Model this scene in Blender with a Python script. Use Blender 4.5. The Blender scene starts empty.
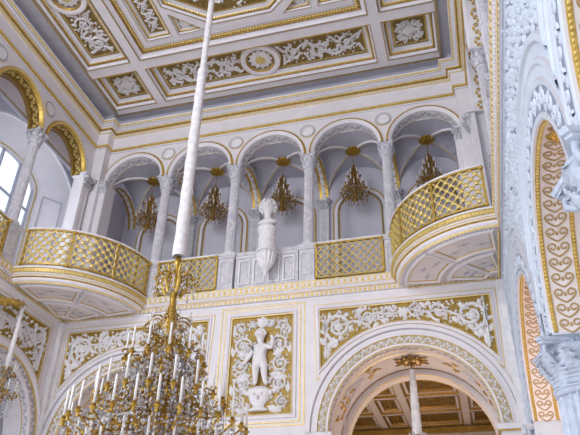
import bpy, math, random
from mathutils import Vector, Matrix
from math import sin, cos, pi, sqrt, radians
random.seed(7)
S = bpy.context.scene
COL = S.collection

# ------------------------------------------------------------------ camera
YAW, PITCH, ROLL, FPX = -0.281261426, 0.568563290, 0.0237471379, 644.03
cam = bpy.data.cameras.new('camera')
cam.sensor_fit = 'HORIZONTAL'; cam.sensor_width = 36.0
cam.lens = FPX / 580.0 * 36.0
cam.clip_start = 0.05; cam.clip_end = 300
co = bpy.data.objects.new('camera', cam); COL.objects.link(co)
fwd = Vector((sin(YAW) * cos(PITCH), cos(YAW) * cos(PITCH), sin(PITCH)))
rt = Vector((cos(YAW), -sin(YAW), 0)); up = rt.cross(fwd)
r2 = rt * cos(ROLL) + up * sin(ROLL); u2 = -rt * sin(ROLL) + up * cos(ROLL)
m = Matrix((r2, u2, -fwd)).transposed().to_4x4()
co.matrix_world = m
S.camera = co

# ------------------------------------------------------------------ world, lights, exposure
w = bpy.data.worlds.new('sky'); S.world = w; w.use_nodes = True
bg = w.node_tree.nodes['Background']
bg.inputs[0].default_value = (0.86, 0.92, 1.0, 1); bg.inputs[1].default_value = 1.9
S.view_settings.view_transform = 'Standard'
S.view_settings.look = 'None'
S.view_settings.exposure = -0.42
S.view_settings.gamma = 1.0

def area(name, loc, target, sx, sy, power, color):
    l = bpy.data.lights.new(name, 'AREA'); l.shape = 'RECTANGLE'; l.size = sx; l.size_y = sy
    l.energy = power; l.color = color
    o = bpy.data.objects.new(name, l); COL.objects.link(o); o.location = loc
    o.rotation_euler = (Vector(target) - Vector(loc)).to_track_quat('-Z', 'Y').to_euler()
    return o

def point(name, loc, power, color, r=0.25):
    l = bpy.data.lights.new(name, 'POINT'); l.energy = power; l.color = color; l.shadow_soft_size = r
    o = bpy.data.objects.new(name, l); COL.objects.link(o); o.location = loc
    return o

# daylight: the window wall on the left and the floor level windows; plus two added fills
area('hall_end_daylight', (-3.3, -5.4, 2.2), (-3.3, 10, 5.2), 8, 6, 330, (0.92, 0.95, 1.0))  # added fill across the open end, behind the camera
area('high_window_daylight', (-6.6, -1.5, 7.6), (-1.5, 10, 5.6), 1.6, 2.4, 420, (0.97, 0.97, 1.0))  # added light raking the relief, hung inside the hall where no window is
area('floor_daylight', (-8.12, 3.6, 2.2), (-3.0, 4.5, -1.6), 7, 2.2, 420, (1.0, 0.96, 0.92))
area('left_window_daylight', (-8.78, 9.0, 6.9), (-3, 8.6, 7.0), 1.7, 2.6, 45, (0.85, 0.93, 1.0))
area('left_lower_daylight', (-8.12, 3.6, 1.2), (1, 3.8, .6), 7, 3.4, 170, (0.58, 0.77, 1.0))
# warm lamps of the rooms under the gallery and of the side aisle
point('under_gallery_lamp', (-0.9, 12.7, 2.6), 60, (1.0, 0.74, 0.54))
point('far_room_lamp', (-1.8, 15.5, 2.0), 110, (1.0, 0.74, 0.52), 0.5)
point('aisle_lamp', (1.6, 7.2, 1.4), 95, (1.0, 0.56, 0.30), 0.4)

# ------------------------------------------------------------------ materials
def mat(name, col, rough=0.6, metal=0.0, var=0.0, scale=6.0, col2=None, bump=0.0, trans=0.0, emit=0.0, wave=False):
    mt = bpy.data.materials.new(name); mt.use_nodes = True
    nt = mt.node_tree; b = nt.nodes['Principled BSDF']
    b.inputs['Base Color'].default_value = (*col, 1); b.inputs['Roughness'].default_value = rough
    b.inputs['Metallic'].default_value = metal
    if trans: b.inputs['Transmission Weight'].default_value = trans
    if emit:
        b.inputs['Emission Color'].default_value = (*col, 1); b.inputs['Emission Strength'].default_value = emit
    if var or col2:
        tc = nt.nodes.new('ShaderNodeTexCoord')
        nz = nt.nodes.new('ShaderNodeTexNoise'); nz.inputs['Scale'].default_value = scale; nz.inputs['Detail'].default_value = 6
        if wave: nz.inputs['Distortion'].default_value = 1.6
        nt.links.new(tc.outputs['Object'], nz.inputs['Vector'])
        rp = nt.nodes.new('ShaderNodeValToRGB')
        c2 = col2 or tuple(max(0, c * (1 - var)) for c in col)
        rp.color_ramp.elements[0].position = 0.36; rp.color_ramp.elements[1].position = 0.64
        rp.color_ramp.elements[0].color = (*c2, 1); rp.color_ramp.elements[1].color = (*col, 1)
        nt.links.new(nz.outputs['Fac'], rp.inputs['Fac']); nt.links.new(rp.outputs['Color'], b.inputs['Base Color'])
        if bump:
            bp = nt.nodes.new('ShaderNodeBump'); bp.inputs['Strength'].default_value = bump; bp.inputs['Distance'].default_value = 0.02
            nt.links.new(nz.outputs['Fac'], bp.inputs['Height']); nt.links.new(bp.outputs['Normal'], b.inputs['Normal'])
    return mt

WHITE = mat('white_stucco', (0.78, 0.75, 0.79), 0.55, var=0.06, scale=4)
ORN = mat('white_relief', (0.82, 0.80, 0.82), 0.5, var=0.10, scale=14)
LAV = mat('lavender_plaster', (0.52, 0.52, 0.60), 0.7, var=0.10, scale=3)
LOGW = mat('pale_lavender_wall', (0.60, 0.59, 0.67), 0.7, var=0.07, scale=2.5)
GREYB = mat('grey_moulding', (0.50, 0.49, 0.54), 0.6, var=0.1, scale=8)
GOLD = mat('gilding', (0.62, 0.42, 0.10), 0.38, metal=0.55, col2=(0.44, 0.28, 0.05), scale=22)
GOLDL = mat('pale_gilding', (0.80, 0.63, 0.24), 0.40, metal=0.35, col2=(0.62, 0.45, 0.13), scale=30)
GOLDC = mat('chandelier_gilding', (0.60, 0.38, 0.07), 0.3, metal=0.7, col2=(0.30, 0.17, 0.02), scale=30)
GFIELD = mat('gilt_ground', (0.42, 0.28, 0.05), 0.5, metal=0.3, col2=(0.24, 0.15, 0.025), scale=18)
CFIELD = mat('brown_gilt_ground', (0.30, 0.20, 0.05), 0.55, metal=0.25, col2=(0.17, 0.11, 0.03), scale=16)
DULLG = mat('dull_gilt_ground', (0.56, 0.47, 0.30), 0.6, metal=0.1, col2=(0.40, 0.32, 0.18), scale=20)
CWHITE = mat('cool_white_marble', (0.60, 0.67, 0.78), 0.5, var=0.08, scale=5)  # white with the blue cast of the daylight put into its colour
CMARB = mat('blue_grey_marble', (0.56, 0.63, 0.75), 0.4, col2=(0.42, 0.48, 0.60), scale=7, wave=True)  # grey column marble, tinted blue to imitate the light on it
SHADEG = mat('blue_grey_ground', (0.28, 0.32, 0.43), 0.7, var=0.25, scale=14)  # shade between the white leaves, painted as a dark backing colour
BROWNF = mat('dark_gilt_ground', (0.30, 0.20, 0.05), 0.55, metal=0.2, col2=(0.20, 0.13, 0.04), scale=18)
MARBLE = mat('grey_marble', (0.68, 0.67, 0.71), 0.35, col2=(0.52, 0.51, 0.56), scale=8, wave=True)
CAPM = mat('shaded_marble', (0.70, 0.70, 0.74), 0.5, col2=(0.42, 0.42, 0.48), scale=26)  # darker mottling stands in for shade in the leaf crevices
MARBLEW = mat('white_marble', (0.84, 0.83, 0.84), 0.4, col2=(0.72, 0.71, 0.74), scale=9)
PARK = mat('pale_floor', (0.76, 0.70, 0.64), 0.35, var=0.2, scale=1.5)
CRYST = mat('crystal', (0.93, 0.95, 0.98), 0.04, trans=0.8)
SMOKE = mat('smoky_crystal', (0.35, 0.35, 0.42), 0.08, trans=0.35)
BRONZE = mat('antique_gold', (0.46, 0.28, 0.07), 0.4, metal=0.55, col2=(0.24, 0.13, 0.03), scale=25)
WAX = mat('white_candle', (0.74, 0.72, 0.71), 0.45, var=0.04)
SLEEVE = mat('white_cloth_sleeve', (0.82, 0.80, 0.80), 0.8, col2=(0.66, 0.64, 0.66), scale=12, bump=0.4)
HEART = mat('bronze_scroll_paint', (0.42, 0.29, 0.12), 0.5, metal=0.2)
PINKW = mat('warm_white_stucco', (0.80, 0.74, 0.74), 0.6, var=0.06, scale=6)
FRAMEW = mat('window_paint', (0.55, 0.58, 0.68), 0.5, var=0.05)
DARK = mat('dark_line', (0.22, 0.19, 0.16), 0.6, var=0.1)
GLASS = mat('window_glass', (0.95, 0.97, 1.0), 0.0, trans=1.0)

# ------------------------------------------------------------------ mesh builder
ident = lambda a, b, c: (a, b, c)
class MB:
    def __init__(s): s.v = []; s.f = []; s.mi = []; s.sm = []; s.mats = []
    def mid(s, m):
        if m not in s.mats: s.mats.append(m)
        return s.mats.index(m)
    def add(s, vs, fs, m, smooth=False):
        o = len(s.v); s.v += [tuple(p) for p in vs]; k = s.mid(m)
        for f in fs:
            s.f.append([i + o for i in f]); s.mi.append(k); s.sm.append(smooth)
    def quad(s, a, b, c, d, m): s.add([a, b, c, d], [(0, 1, 2, 3)], m)
    def box(s, x0, x1, y0, y1, z0, z1, m, T=ident):
        vs = [T(x, y, z) for x in (x0, x1) for y in (y0, y1) for z in (z0, z1)]
        s.add(vs, [(0, 1, 3, 2), (4, 6, 7, 5), (0, 4, 5, 1), (2, 3, 7, 6), (0, 2, 6, 4), (1, 5, 7, 3)], m)
    def grid(s, rows, mats, smooth=False, closed=False):
        # rows: list of point lists; mats: one, or one per column segment
        n = len(rows[0]); o = len(s.v)
        for r in rows: s.v += [tuple(p) for p in r]
        R = len(rows)
        for i in range(R if closed else R - 1):
            i2 = (i + 1) % R
            for j in range(n - 1):
                mm = mats[j] if isinstance(mats, (list, tuple)) else mats
                if mm is None: continue
                s.f.append([o + i * n + j, o + i * n + j + 1, o + i2 * n + j + 1, o + i2 * n + j]); s.mi.append(s.mid(mm)); s.sm.append(smooth)
    def lathe(s, prof, c, m, seg=16, smooth=True, flute=None, T=ident):
        rows = []
        for k in range(seg):
            a = 2 * pi * k / seg; row = []
            for (r, z) in prof:
                rr = r * (1 - flute * (k % 2)) if flute else r
                row.append(T(c[0] + rr * cos(a), c[1] + rr * sin(a), c[2] + z))
            rows.append(row)
        s.grid(rows, m, smooth, closed=True)
    def tube(s, pts, r, m, n=5, smooth=True, cap=True):
        pts = [Vector(p) for p in pts]; rows = []
        rs = r if isinstance(r, (list, tuple)) else [r] * len(pts)
        prev = None
        for i, p in enumerate(pts):
            t = (pts[min(i + 1, len(pts) - 1)] - pts[max(i - 1, 0)])
            if t.length < 1e-9: t = Vector((0, 0, 1))
            t.normalize()
            if prev is None:
                ref = Vector((0, 0, 1)) if abs(t.z) < 0.9 else Vector((1, 0, 0))
                prev = t.cross(ref).normalized()
            x = (prev - t * prev.dot(t)).normalized(); prev = x; y = t.cross(x)
            rows.append([p + (x * cos(2 * pi * k / n) + y * sin(2 * pi * k / n)) * rs[i] for k in range(n)] )
        rows = [r_ + [r_[0]] for r_ in rows]
        s.grid(rows, m, smooth)
        if cap:
            s.add(rows[0][:n], [tuple(range(n))], m); s.add(rows[-1][:n], [tuple(range(n))], m)
    def ball(s, c, r, m, T=ident, seg=6, rings=4, sx=1, sy=1, sz=1):
        rows = []
        for i in range(seg):
            a = 2 * pi * i / seg
            rows.append([T(c[0] + sx * r * sin(pi * j / rings) * cos(a), c[1] + sy * r * sin(pi * j / rings) * sin(a), c[2] + sz * r * cos(pi * j / rings)) for j in range(rings + 1)])
        s.grid(rows, m, True, closed=True)
    def octa(s, c, r, m, sx=1, sy=1, sz=1):
        x, y, z = c
        s.add([(x + r * sx, y, z), (x - r * sx, y, z), (x, y + r * sy, z), (x, y - r * sy, z), (x, y, z + r * sz), (x, y, z - r * sz)],
              [(0, 2, 4), (2, 1, 4), (1, 3, 4), (3, 0, 4), (2, 0, 5), (1, 2, 5), (3, 1, 5), (0, 3, 5)], m)
    def build(s, name, parent=None, loc=None):
        base = loc if loc is not None else (parent['_w'] if parent is not None and '_w' in parent else (0, 0, 0))
        bx, by, bz = base
        me = bpy.data.meshes.new(name)
        me.from_pydata([(p[0] - bx, p[1] - by, p[2] - bz) for p in s.v], [], s.f)
        for mm in s.mats: me.materials.append(mm)
        me.polygons.foreach_set('material_index', s.mi); me.polygons.foreach_set('use_smooth', s.sm)
        me.validate(); me.update()
        import bmesh
        b = bmesh.new(); b.from_mesh(me); bmesh.ops.recalc_face_normals(b, faces=b.faces); b.to_mesh(me); b.free()
        o = bpy.data.objects.new(name, me); COL.objects.link(o)
        if parent is not None:
            o.parent = parent; o['_w'] = list(base)
        else:
            o.location = base; o['_w'] = list(base)
        return o

def thing(name, label, cat, loc=(0, 0, 0), group=None):
    o = bpy.data.objects.new(name, None); COL.objects.link(o); o.location = loc
    o.empty_display_size = 0.1
    o['label'] = label; o['category'] = cat; o['_w'] = list(loc)
    if group: o['group'] = group
    return o
def tag(o, label, cat, group=None, kind=None):
    o['label'] = label; o['category'] = cat
    if group: o['group'] = group
    if kind: o['kind'] = kind
    return o
def struct(mb, name, parent=None):
    o = mb.build(name, parent)
    if parent is None: o['kind'] = 'structure'
    return o
def copy_tree(o, parent=None):
    c = o.copy(); COL.objects.link(c)
    if parent is not None: c.parent = parent
    for ch in list(o.children): copy_tree(ch, c)
    return c

# ------------------------------------------------------------------ hall frame
CX, HW = -3.335, 4.085
XL, XR, YB = CX - HW, CX + HW, 10.0
FLOOR, ZG, ZC = -1.6, 5.2, 9.87
YE = -5.0
TB = lambda u, d, z: (CX + u, YB - d, z)
TL = lambda u, d, z: (XL + d, u, z)
TR = lambda u, d, z: (XR - d, u, z)
TCEIL = lambda a, b, h: (CX + a, b, ZC - h)

# ------------------------------------------------------------------ 2D outline helpers
def offset(pts, k):
    n = len(pts); out = []
    ar = sum(pts[i][0] * pts[(i + 1) % n][1] - pts[(i + 1) % n][0] * pts[i][1] for i in range(n))
    sg = 1 if ar > 0 else -1
    for i in range(n):
        p0, p1, p2 = pts[i - 1], pts[i], pts[(i + 1) % n]
        d1 = (p1[0] - p0[0], p1[1] - p0[1]); d2 = (p2[0] - p1[0], p2[1] - p1[1])
        l1 = math.hypot(*d1) or 1e-9; l2 = math.hypot(*d2) or 1e-9
        n1 = (-d1[1] / l1 * sg, d1[0] / l1 * sg); n2 = (-d2[1] / l2 * sg, d2[0] / l2 * sg)
        b = (n1[0] + n2[0], n1[1] + n2[1]); q = b[0] * n1[0] + b[1] * n1[1]
        q = max(q, 0.35)
        out.append((p1[0] + b[0] * k / q, p1[1] + b[1] * k / q))
    return out
def frame(mb, M, pts, prof, mats):
    """closed moulding along an outline: prof = [(inward offset, height)], a material per segment"""
    rings = [[M(x, y, h) for (x, y) in offset(pts, k)] for (k, h) in prof]
    rows = [[rings[j][i] for j in range(len(prof))] for i in range(len(pts))]
    mb.grid(rows, mats, False, closed=True)
def fill(mb, M, pts, h, m):
    vs = [M(x, y, h) for (x, y) in pts]; mb.add(vs, [tuple(range(len(vs)))], m)
def along(pts, spacing, closed=True):
    out = []; n = len(pts)
    for i in range(n if closed else n - 1):
        a, b = pts[i], pts[(i + 1) % n]; L = math.hypot(b[0] - a[0], b[1] - a[1])
        k = max(1, int(round(L / spacing)))
        for j in range(k):
            t = (j + 0.5) / k; out.append((a[0] + (b[0] - a[0]) * t, a[1] + (b[1] - a[1]) * t))
    return out
def beads(mb, M, pts, k, h, spacing, r, m):
    for (x, y) in along(offset(pts, k), spacing):
        vs = [M(x - r, y - r, h), M(x + r, y - r, h), M(x + r, y + r, h), M(x - r, y + r, h), M(x, y, h + r * 1.3)]
        mb.add(vs, [(0, 1, 4), (1, 2, 4), (2, 3, 4), (3, 0, 4)], m)
def rect(x0, x1, y0, y1): return [(x0, y0), (x1, y0), (x1, y1), (x0, y1)]
def frame_line(mb, M, pts, k, h, wd, m):
    frame(mb, M, pts, [(k, 0.0), (k, h), (k + wd, h), (k + wd, 0.0)], [m, m, m])

# ------------------------------------------------------------------ relief ornament
class Rel:
    def __init__(s, mb, M, m, h=0.03): s.mb, s.M, s.m, s.h = mb, M, m, h
    def leaf(s, x, y, a, L, W, h=None):
        h = h or s.h; c, n = cos(a), sin(a)
        P = lambda t, q, z: s.M(x + c * t * L - n * q * W, y + n * t * L + c * q * W, z)
        vs = [P(0, 0, 0), P(.3, .5, 0), P(.65, .42, 0), P(1, .12, 0.004), P(.65, -.42, 0), P(.3, -.5, 0), P(.3, 0, h), P(.72, 0, h * .8)]
        s.mb.add(vs, [(0, 6, 1), (1, 6, 7, 2), (2, 7, 3), (3, 7, 4), (4, 7, 6, 5), (5, 6, 0)], s.m, True)
    def stem(s, pts, wd, h=None):
        h = h or s.h; rows = []; n = len(pts)
        for i, p in enumerate(pts):
            a = pts[max(i - 1, 0)]; b = pts[min(i + 1, n - 1)]
            dx, dy = b[0] - a[0], b[1] - a[1]; l = math.hypot(dx, dy) or 1e-9
            ww = wd[i] if isinstance(wd, list) else wd
            nx, ny = -dy / l * ww, dx / l * ww
            rows.append([s.M(p[0] - nx, p[1] - ny, 0), s.M(p[0] - nx * .55, p[1] - ny * .55, h), s.M(p[0] + nx * .55, p[1] + ny * .55, h), s.M(p[0] + nx, p[1] + ny, 0)])
        s.mb.grid(rows, s.m, True)
    def flower(s, x, y, r, n=6, a0=0.0, h=None):
        for k in range(n):
            s.leaf(x, y, a0 + 2 * pi * k / n, r, r * 0.75, h)
        hh = (h or s.h) * 1.25; q = 0.34 * r
        vs = [s.M(x + q * cos(k * pi / 3), y + q * sin(k * pi / 3), hh * .6) for k in range(6)] + [s.M(x, y, hh)]
        s.mb.add(vs, [(k, (k + 1) % 6, 6) for k in range(6)], s.m, True)
    def spiral(s, cx, cy, R, a0, sg, turns=1.35, wd=None, leaves=True, fl=True):
        wd = wd or R * 0.125; n = 16; pts = []; ws = []
        for i in range(n + 1):
            t = i / n; r = R * (1 - 0.68 * t ** 0.85); a = a0 + sg * 2 * pi * turns * t
            pts.append((cx + r * cos(a), cy + r * sin(a))); ws.append(wd * (1 - 0.4 * t))
        s.stem(pts, ws)
        if leaves:
            for i in range(0, 12, 2):
                t = i / n; r = R * (1 - 0.68 * t ** 0.85); a = a0 + sg * 2 * pi * turns * t
                s.leaf(cx + r * cos(a), cy + r * sin(a), a + sg * 0.8, R * 0.52, R * 0.28)
                s.leaf(cx + r * cos(a), cy + r * sin(a), a + sg * 2.3, R * 0.34, R * 0.22)
                if i < 7: s.leaf(cx + r * 1.25 * cos(a + .3), cy + r * 1.25 * sin(a + .3), a - sg * .5, R * 0.34, R * 0.2)
        if fl: s.flower(cx, cy, R * 0.36, 6, a0)
    def rinceau(s, x0, x1, y0, y1, first=1):
        """running scroll filling a rectangle, along its longer side"""
        L, W = x1 - x0, y1 - y0
        sw = W > L
        if sw:
            M0 = s.M; s.M = lambda a, b, h: M0(b, a, h); s.rinceau(y0, y1, x0, x1, first); s.M = M0; return
        n = max(1, int(round(L / (W * 0.92)))); st = L / n; cy = (y0 + y1) / 2; sg = first
        path = [(x0 + L * i / (n * 8), cy - sg * W * 0.40 * cos(pi * i / 8) * (1)) for i in range(n * 8 + 1)]
        s.stem(path, W * 0.035)
        for k in range(n):
            cx = x0 + st * (k + .5)
            s.spiral(cx, cy + 0.03 * W * sg, min(W, st) * 0.37, -pi / 2 * sg + pi, sg, 1.3)
            for q in (-1, 1):
                for e in (.1, .22, .36):
                    s.leaf(cx + q * st * (.30 + e * .45), cy + sg * W * e, (pi / 2 * sg) + q * (.5 + e), W * .24, W * .13)
                    s.leaf(cx + q * st * (.30 + e * .40), cy - sg * W * e, (-pi / 2 * sg) - q * (.8 - e), W * .22, W * .13)
            sg = -sg
    def scatter(s, inside, n, bx, L):
        c = 0; tries = 0
        while c < n and tries < n * 20:
            tries += 1
            x = random.uniform(bx[0], bx[1]); y = random.uniform(bx[2], bx[3])
            if inside(x, y):
                s.leaf(x, y, random.uniform(0, 6.28), L * random.uniform(.7, 1.3), L * .55); c += 1
    def square_rosette(s, cx, cy, R):
        s.flower(cx, cy, R * .55, 8, pi / 8, s.h * 1.2)
        s.flower(cx, cy, R * .30, 6, 0, s.h * 1.7)
        for k in range(4):
            a = pi / 4 + k * pi / 2
            s.leaf(cx + R * .45 * cos(a), cy + R * .45 * sin(a), a, R * .75, R * .34)
            b = k * pi / 2
            s.leaf(cx + R * .3 * cos(b), cy + R * .3 * sin(b), b, R * .6, R * .22)
            for q in (-1, 1):
                for e in (.55, .78): s.leaf(cx + R * e * cos(a + q * .28), cy + R * e * sin(a + q * .28), a + q * 1.1, R * .34, R * .17)
                s.spiral(cx + R * .72 * cos(b) - q * R * .34 * sin(b), cy + R * .72 * sin(b) + q * R * .34 * cos(b), R * .24, b, q, 1.1, leaves=False, fl=True)

# ------------------------------------------------------------------ wall helpers
def span_face(mb, T, uc, u0, u1, r, zc, zt, d, m, n=20, rz=None):
    rz = rz or r
    us = [uc - r * cos(pi * i / n) for i in range(n + 1)]
    zs = [zc + rz * sin(pi * i / n) for i in range(n + 1)]
    for i in range(n):
        mb.quad(T(us[i], d, zs[i]), T(us[i + 1], d, zs[i + 1]), T(us[i + 1], d, zt), T(us[i], d, zt), m)
    if u0 < uc - r - 1e-4: mb.quad(T(u0, d, zc), T(uc - r, d, zc), T(uc - r, d, zt), T(u0, d, zt), m)
    if u1 > uc + r + 1e-4: mb.quad(T(uc + r, d, zc), T(u1, d, zc), T(u1, d, zt), T(uc + r, d, zt), m)
def arch(mb, T, uc, zc, prof, mats, n=24, a0=0.0, a1=pi, lo=-1e9, hi=1e9):
    rows = []; us = []
    for i in range(n + 1):
        a = a0 + (a1 - a0) * i / n
        us.append([uc + r * cos(a) for (r, d) in prof])
        rows.append([T(min(max(uc + r * cos(a), lo), hi), d, zc + r * sin(a)) for (r, d) in prof])
    if hi > 1e8:
        mb.grid(rows, mats, False); return
    for i in range(n):
        for j in range(len(prof) - 1):
            q = [us[i][j], us[i][j + 1], us[i + 1][j + 1], us[i + 1][j]]
            if max(q) <= lo or min(q) >= hi: continue
            mb.quad(rows[i][j], rows[i][j + 1], rows[i + 1][j + 1], rows[i + 1][j], mats[j])
def arcmap(T, uc, zc, r):      # soffit map: a along the arc, b depth behind the face, h towards the opening
    return lambda a, b, h: T(uc + (r - h) * cos(a / r), -b, zc + (r - h) * sin(a / r))
def facemap(T, uc, zc):        # ring map: a = arc length at radius 1 (angle), b radius, h out of the face
    return lambda a, b, h: T(uc + b * cos(a), h, zc + b * sin(a))
def leaf_band_face(rel_mb, T, uc, zc, r0, r1, d, n, m, h=0.02, lo=-1e9, hi=1e9):
    rm = (r0 + r1) / 2; wv = (r1 - r0)
    M = lambda x, y, hh: T(uc + (rm + y) * cos(x / rm), d + hh, zc + (rm + y) * sin(x / rm))
    R = Rel(rel_mb, M, m, h); L = pi * rm
    for k in range(n):
        x = L * (k + .5) / n; sg = 1 if k % 2 else -1; st = L / n
        if not lo + .08 < uc + rm * cos(x / rm) < hi - .08: continue
        R.spiral(x, 0, min(wv, st) * .36, -pi / 2 * sg, sg, 1.0, wd=wv * .09, leaves=False, fl=True)
        R.leaf(x + st * .4, sg * wv * .1, sg * 1.2, wv * .45, wv * .3)
        R.leaf(x - st * .4, -sg * wv * .1, -sg * 1.2, wv * .45, wv * .3)
def leaf_band_soffit(rel_mb, T, uc, zc, r, b0, b1, n, m, h=0.012):
    M0 = arcmap(T, uc, zc, r); bm, wv = (b0 + b1) / 2, b1 - b0
    M = lambda x, y, hh: M0(x, bm + y, hh)
    R = Rel(rel_mb, M, m, h); L = pi * r
    for k in range(n):
        x = L * (k + .5) / n; sg = 1 if k % 2 else -1; st = L / n
        R.spiral(x, 0, min(wv, st) * .34, -pi / 2 * sg, sg, 1.0, wd=wv * .08, leaves=False, fl=True)
        R.leaf(x + st * .4, sg * wv * .1, sg * 1.2, wv * .4, wv * .28)
        R.leaf(x - st * .4, -sg * wv * .1, -sg * 1.2, wv * .4, wv * .28)
def plan_sweep(mb, path, prof, mats):
    """moulding along an open plan path (wall to the left of travel): prof = [(d out, z)]"""
    n = len(path); rows = []
    for i, p in enumerate(path):
        def nrm(a, b):
            dx, dy = b[0] - a[0], b[1] - a[1]; l = math.hypot(dx, dy); return (dy / l, -dx / l)
        n1 = nrm(path[i - 1], p) if i > 0 else nrm(p, path[i + 1])
        n2 = nrm(p, path[i + 1]) if i < n - 1 else n1
        b = (n1[0] + n2[0], n1[1] + n2[1]); q = b[0] * n1[0] + b[1] * n1[1]
        rows.append([(p[0] + b[0] / q * d, p[1] + b[1] / q * d, z) for (d, z) in prof])
    mb.grid(rows, mats, False)
def plan_dentils(mb, path, d0, d1, z0, z1, spacing, wd, m):
    for i in range(len(path) - 1):
        a, b = Vector(path[i]), Vector(path[i + 1]); L = (b - a).length; t = (b - a) / L; nn = Vector((t.y, -t.x))
        if L < 0.5: continue
        k = int(L / spacing)
        for j in range(k):
            c = a + t * (L * (j + .5) / k)
            if c.y < 1.0: continue
            P = lambda s_, dd, z: (c.x + t.x * s_ + nn.x * dd, c.y + t.y * s_ + nn.y * dd, z)
            vs = [P(s_, dd, z) for s_ in (-wd / 2, wd / 2) for dd in (d0, d1) for z in (z0, z1)]
            mb.add(vs, [(0, 1, 3, 2), (4, 6, 7, 5), (2, 3, 7, 6), (0, 2, 6, 4), (1, 5, 7, 3)], m)

# ================================================================== SETTING
mb = MB(); mb.box(-14, 9, YE - 1, 24, FLOOR - 0.2, FLOOR, PARK); struct(mb, 'floor')

P4, AR = 1.57, 0.655           # arcade bay and arch radius of the gallery arcade
ZSP = 8.13                     # springing of the gallery arches
ZLOW = 2.6                     # springing of the lower arches
PATH = [(XL, YE), (XL, YB), (XR, YB), (XR, YE)]
PATHU = [(XL, YE), (XL, 9.78), (XL + .27, 9.78), (XL + .27, YB), (XR - .27, YB), (XR - .27, 9.78), (XR, 9.78), (XR, YE)]
UARC = [(AR, -0.26), (AR, -.245), (AR + .0, -.05), (AR, 0.0), (AR + .025, .02), (AR + .06, .045), (AR + .10, .035), (AR + .108, 0)]
UARCM = [GOLDL, ORN, WHITE, WHITE, WHITE, GOLD, GOLD]
UARCS = [GOLD, GOLD, GOLDL, WHITE, GOLD, GOLD, GOLD, GREYB]
UARC2 = [(AR - .03, -.262), (AR - .03, -.22), (AR, -.21), (AR, -.05), (AR - .012, -.03), (AR + .012, .03), (AR + .045, .05), (AR + .075, .03), (AR + .08, 0)]
UARCS = [GOLD, BRONZE, CFIELD, BRONZE, GOLD, GOLDL, GOLD, BRONZE]
def upper_arcade(T, bays, lo, hi, orn):
    mb = MB()
    for i, uc in enumerate(bays):
        u0 = max(lo, uc - P4 / 2) if uc != bays[0] else lo
        u1 = min(hi, uc + P4 / 2) if uc != bays[-1] else hi
        span_face(mb, T, uc, u0, u1, AR, ZSP, ZC + .1, 0, WHITE)
        span_face(mb, T, uc, u0, u1, AR, ZSP, ZC + .1, -.26, WHITE)
        arch(mb, T, uc, ZSP, UARC2 if T is TL else UARC, UARCS if T is TL else UARCM, 28)
        for a, b in ((u0, uc - AR), (uc + AR, u1)):
            mb.quad(T(a, 0, ZSP), T(b, 0, ZSP), T(b, -.26, ZSP), T(a, -.26, ZSP), WHITE)
    return mb
BB = [k * P4 for k in (-2, -1, 0, 1, 2)]
wb = upper_arcade(TB, BB, -HW, HW, True)
# impost blocks between the arches, above each capital
# corner piers of the upper storey
for s in (-1, 1):
    x0, x1 = sorted((s * (HW - .27), s * (HW + .0)))
    wb.box(x0, x1, 0, .22, ZG, ZC + .1, WHITE, TB)
    x0, x1 = sorted((s * (HW - .40), s * (HW + .1)))
    wb.box(x0, x1, -.26, -.0, ZG, ZSP, WHITE, TB)
# lower storey of the end wall
LB = [(-2.435, -HW, -.95), (2.435, .95, HW)]
RL = 1.28
for uc, u0, u1 in LB:
    span_face(wb, TB, uc, u0, u1, RL, ZLOW, 5.0, 0, WHITE, 32)
    span_face(wb, TB, uc, u0, u1, RL, ZLOW, 5.0, -.34, WHITE, 32)
    arch(wb, TB, uc, ZLOW, [(RL, -.34), (RL, -.30), (RL, -.15), (RL, -.13), (RL, 0), (RL + .015, .02), (RL + .05, .02), (RL + .055, .005), (RL + .18, .005), (RL + .185, .03), (RL + .21, .03), (RL + .215, .012), (RL + .28, .012), (RL + .30, .05), (RL + .36, .05), (RL + .375, 0)],
         [GOLDL, PINKW, GOLD, PINKW, GOLDL, WHITE, GOLD, DULLG, GOLDL, WHITE, GREYB, WHITE, GREYB, WHITE, GOLDL], 40)
    for a, b in ((u0, uc - RL), (uc + RL, u1)):
        wb.box(a, b, -.34, 0, FLOOR, ZLOW, WHITE, TB)
        wb.box(a - (0 if a == u0 else .05), b + (0 if b == u1 else .05), -.36, .06, ZLOW - .10, ZLOW - .02, WHITE, TB)
        wb.box(a - (0 if a == u0 else .03), b + (0 if b == u1 else .03), -.35, .04, ZLOW - .12, ZLOW - .10, GOLD, TB)
wb.box(-.95, .95, -.34, 0, FLOOR, 5.0, WHITE, TB)
# corner strips of the lower storey
for s in (-1, 1):
    a, b = sorted((s * (HW - .10), s * HW)); wb.box(a, b, 0, .10, FLOOR, 4.86, MARBLEW, TB)
wall_back = struct(wb, 'wall_back')
ob = MB()
for uc in BB:
    leaf_band_soffit(ob, TB, uc, ZSP, AR, .05, .21, 15, GOLD if False else GREYB, .012)
    pass
for uc, u0, u1 in LB:
    leaf_band_face(ob, TB, uc, ZLOW, RL + .06, RL + .175, .005, 58, ORN, .025)
    leaf_band_soffit(ob, TB, uc, ZLOW, RL, .01, .12, 34, GREYB)
oo = ob.build('archivolt_ornament', wall_back)

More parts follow.
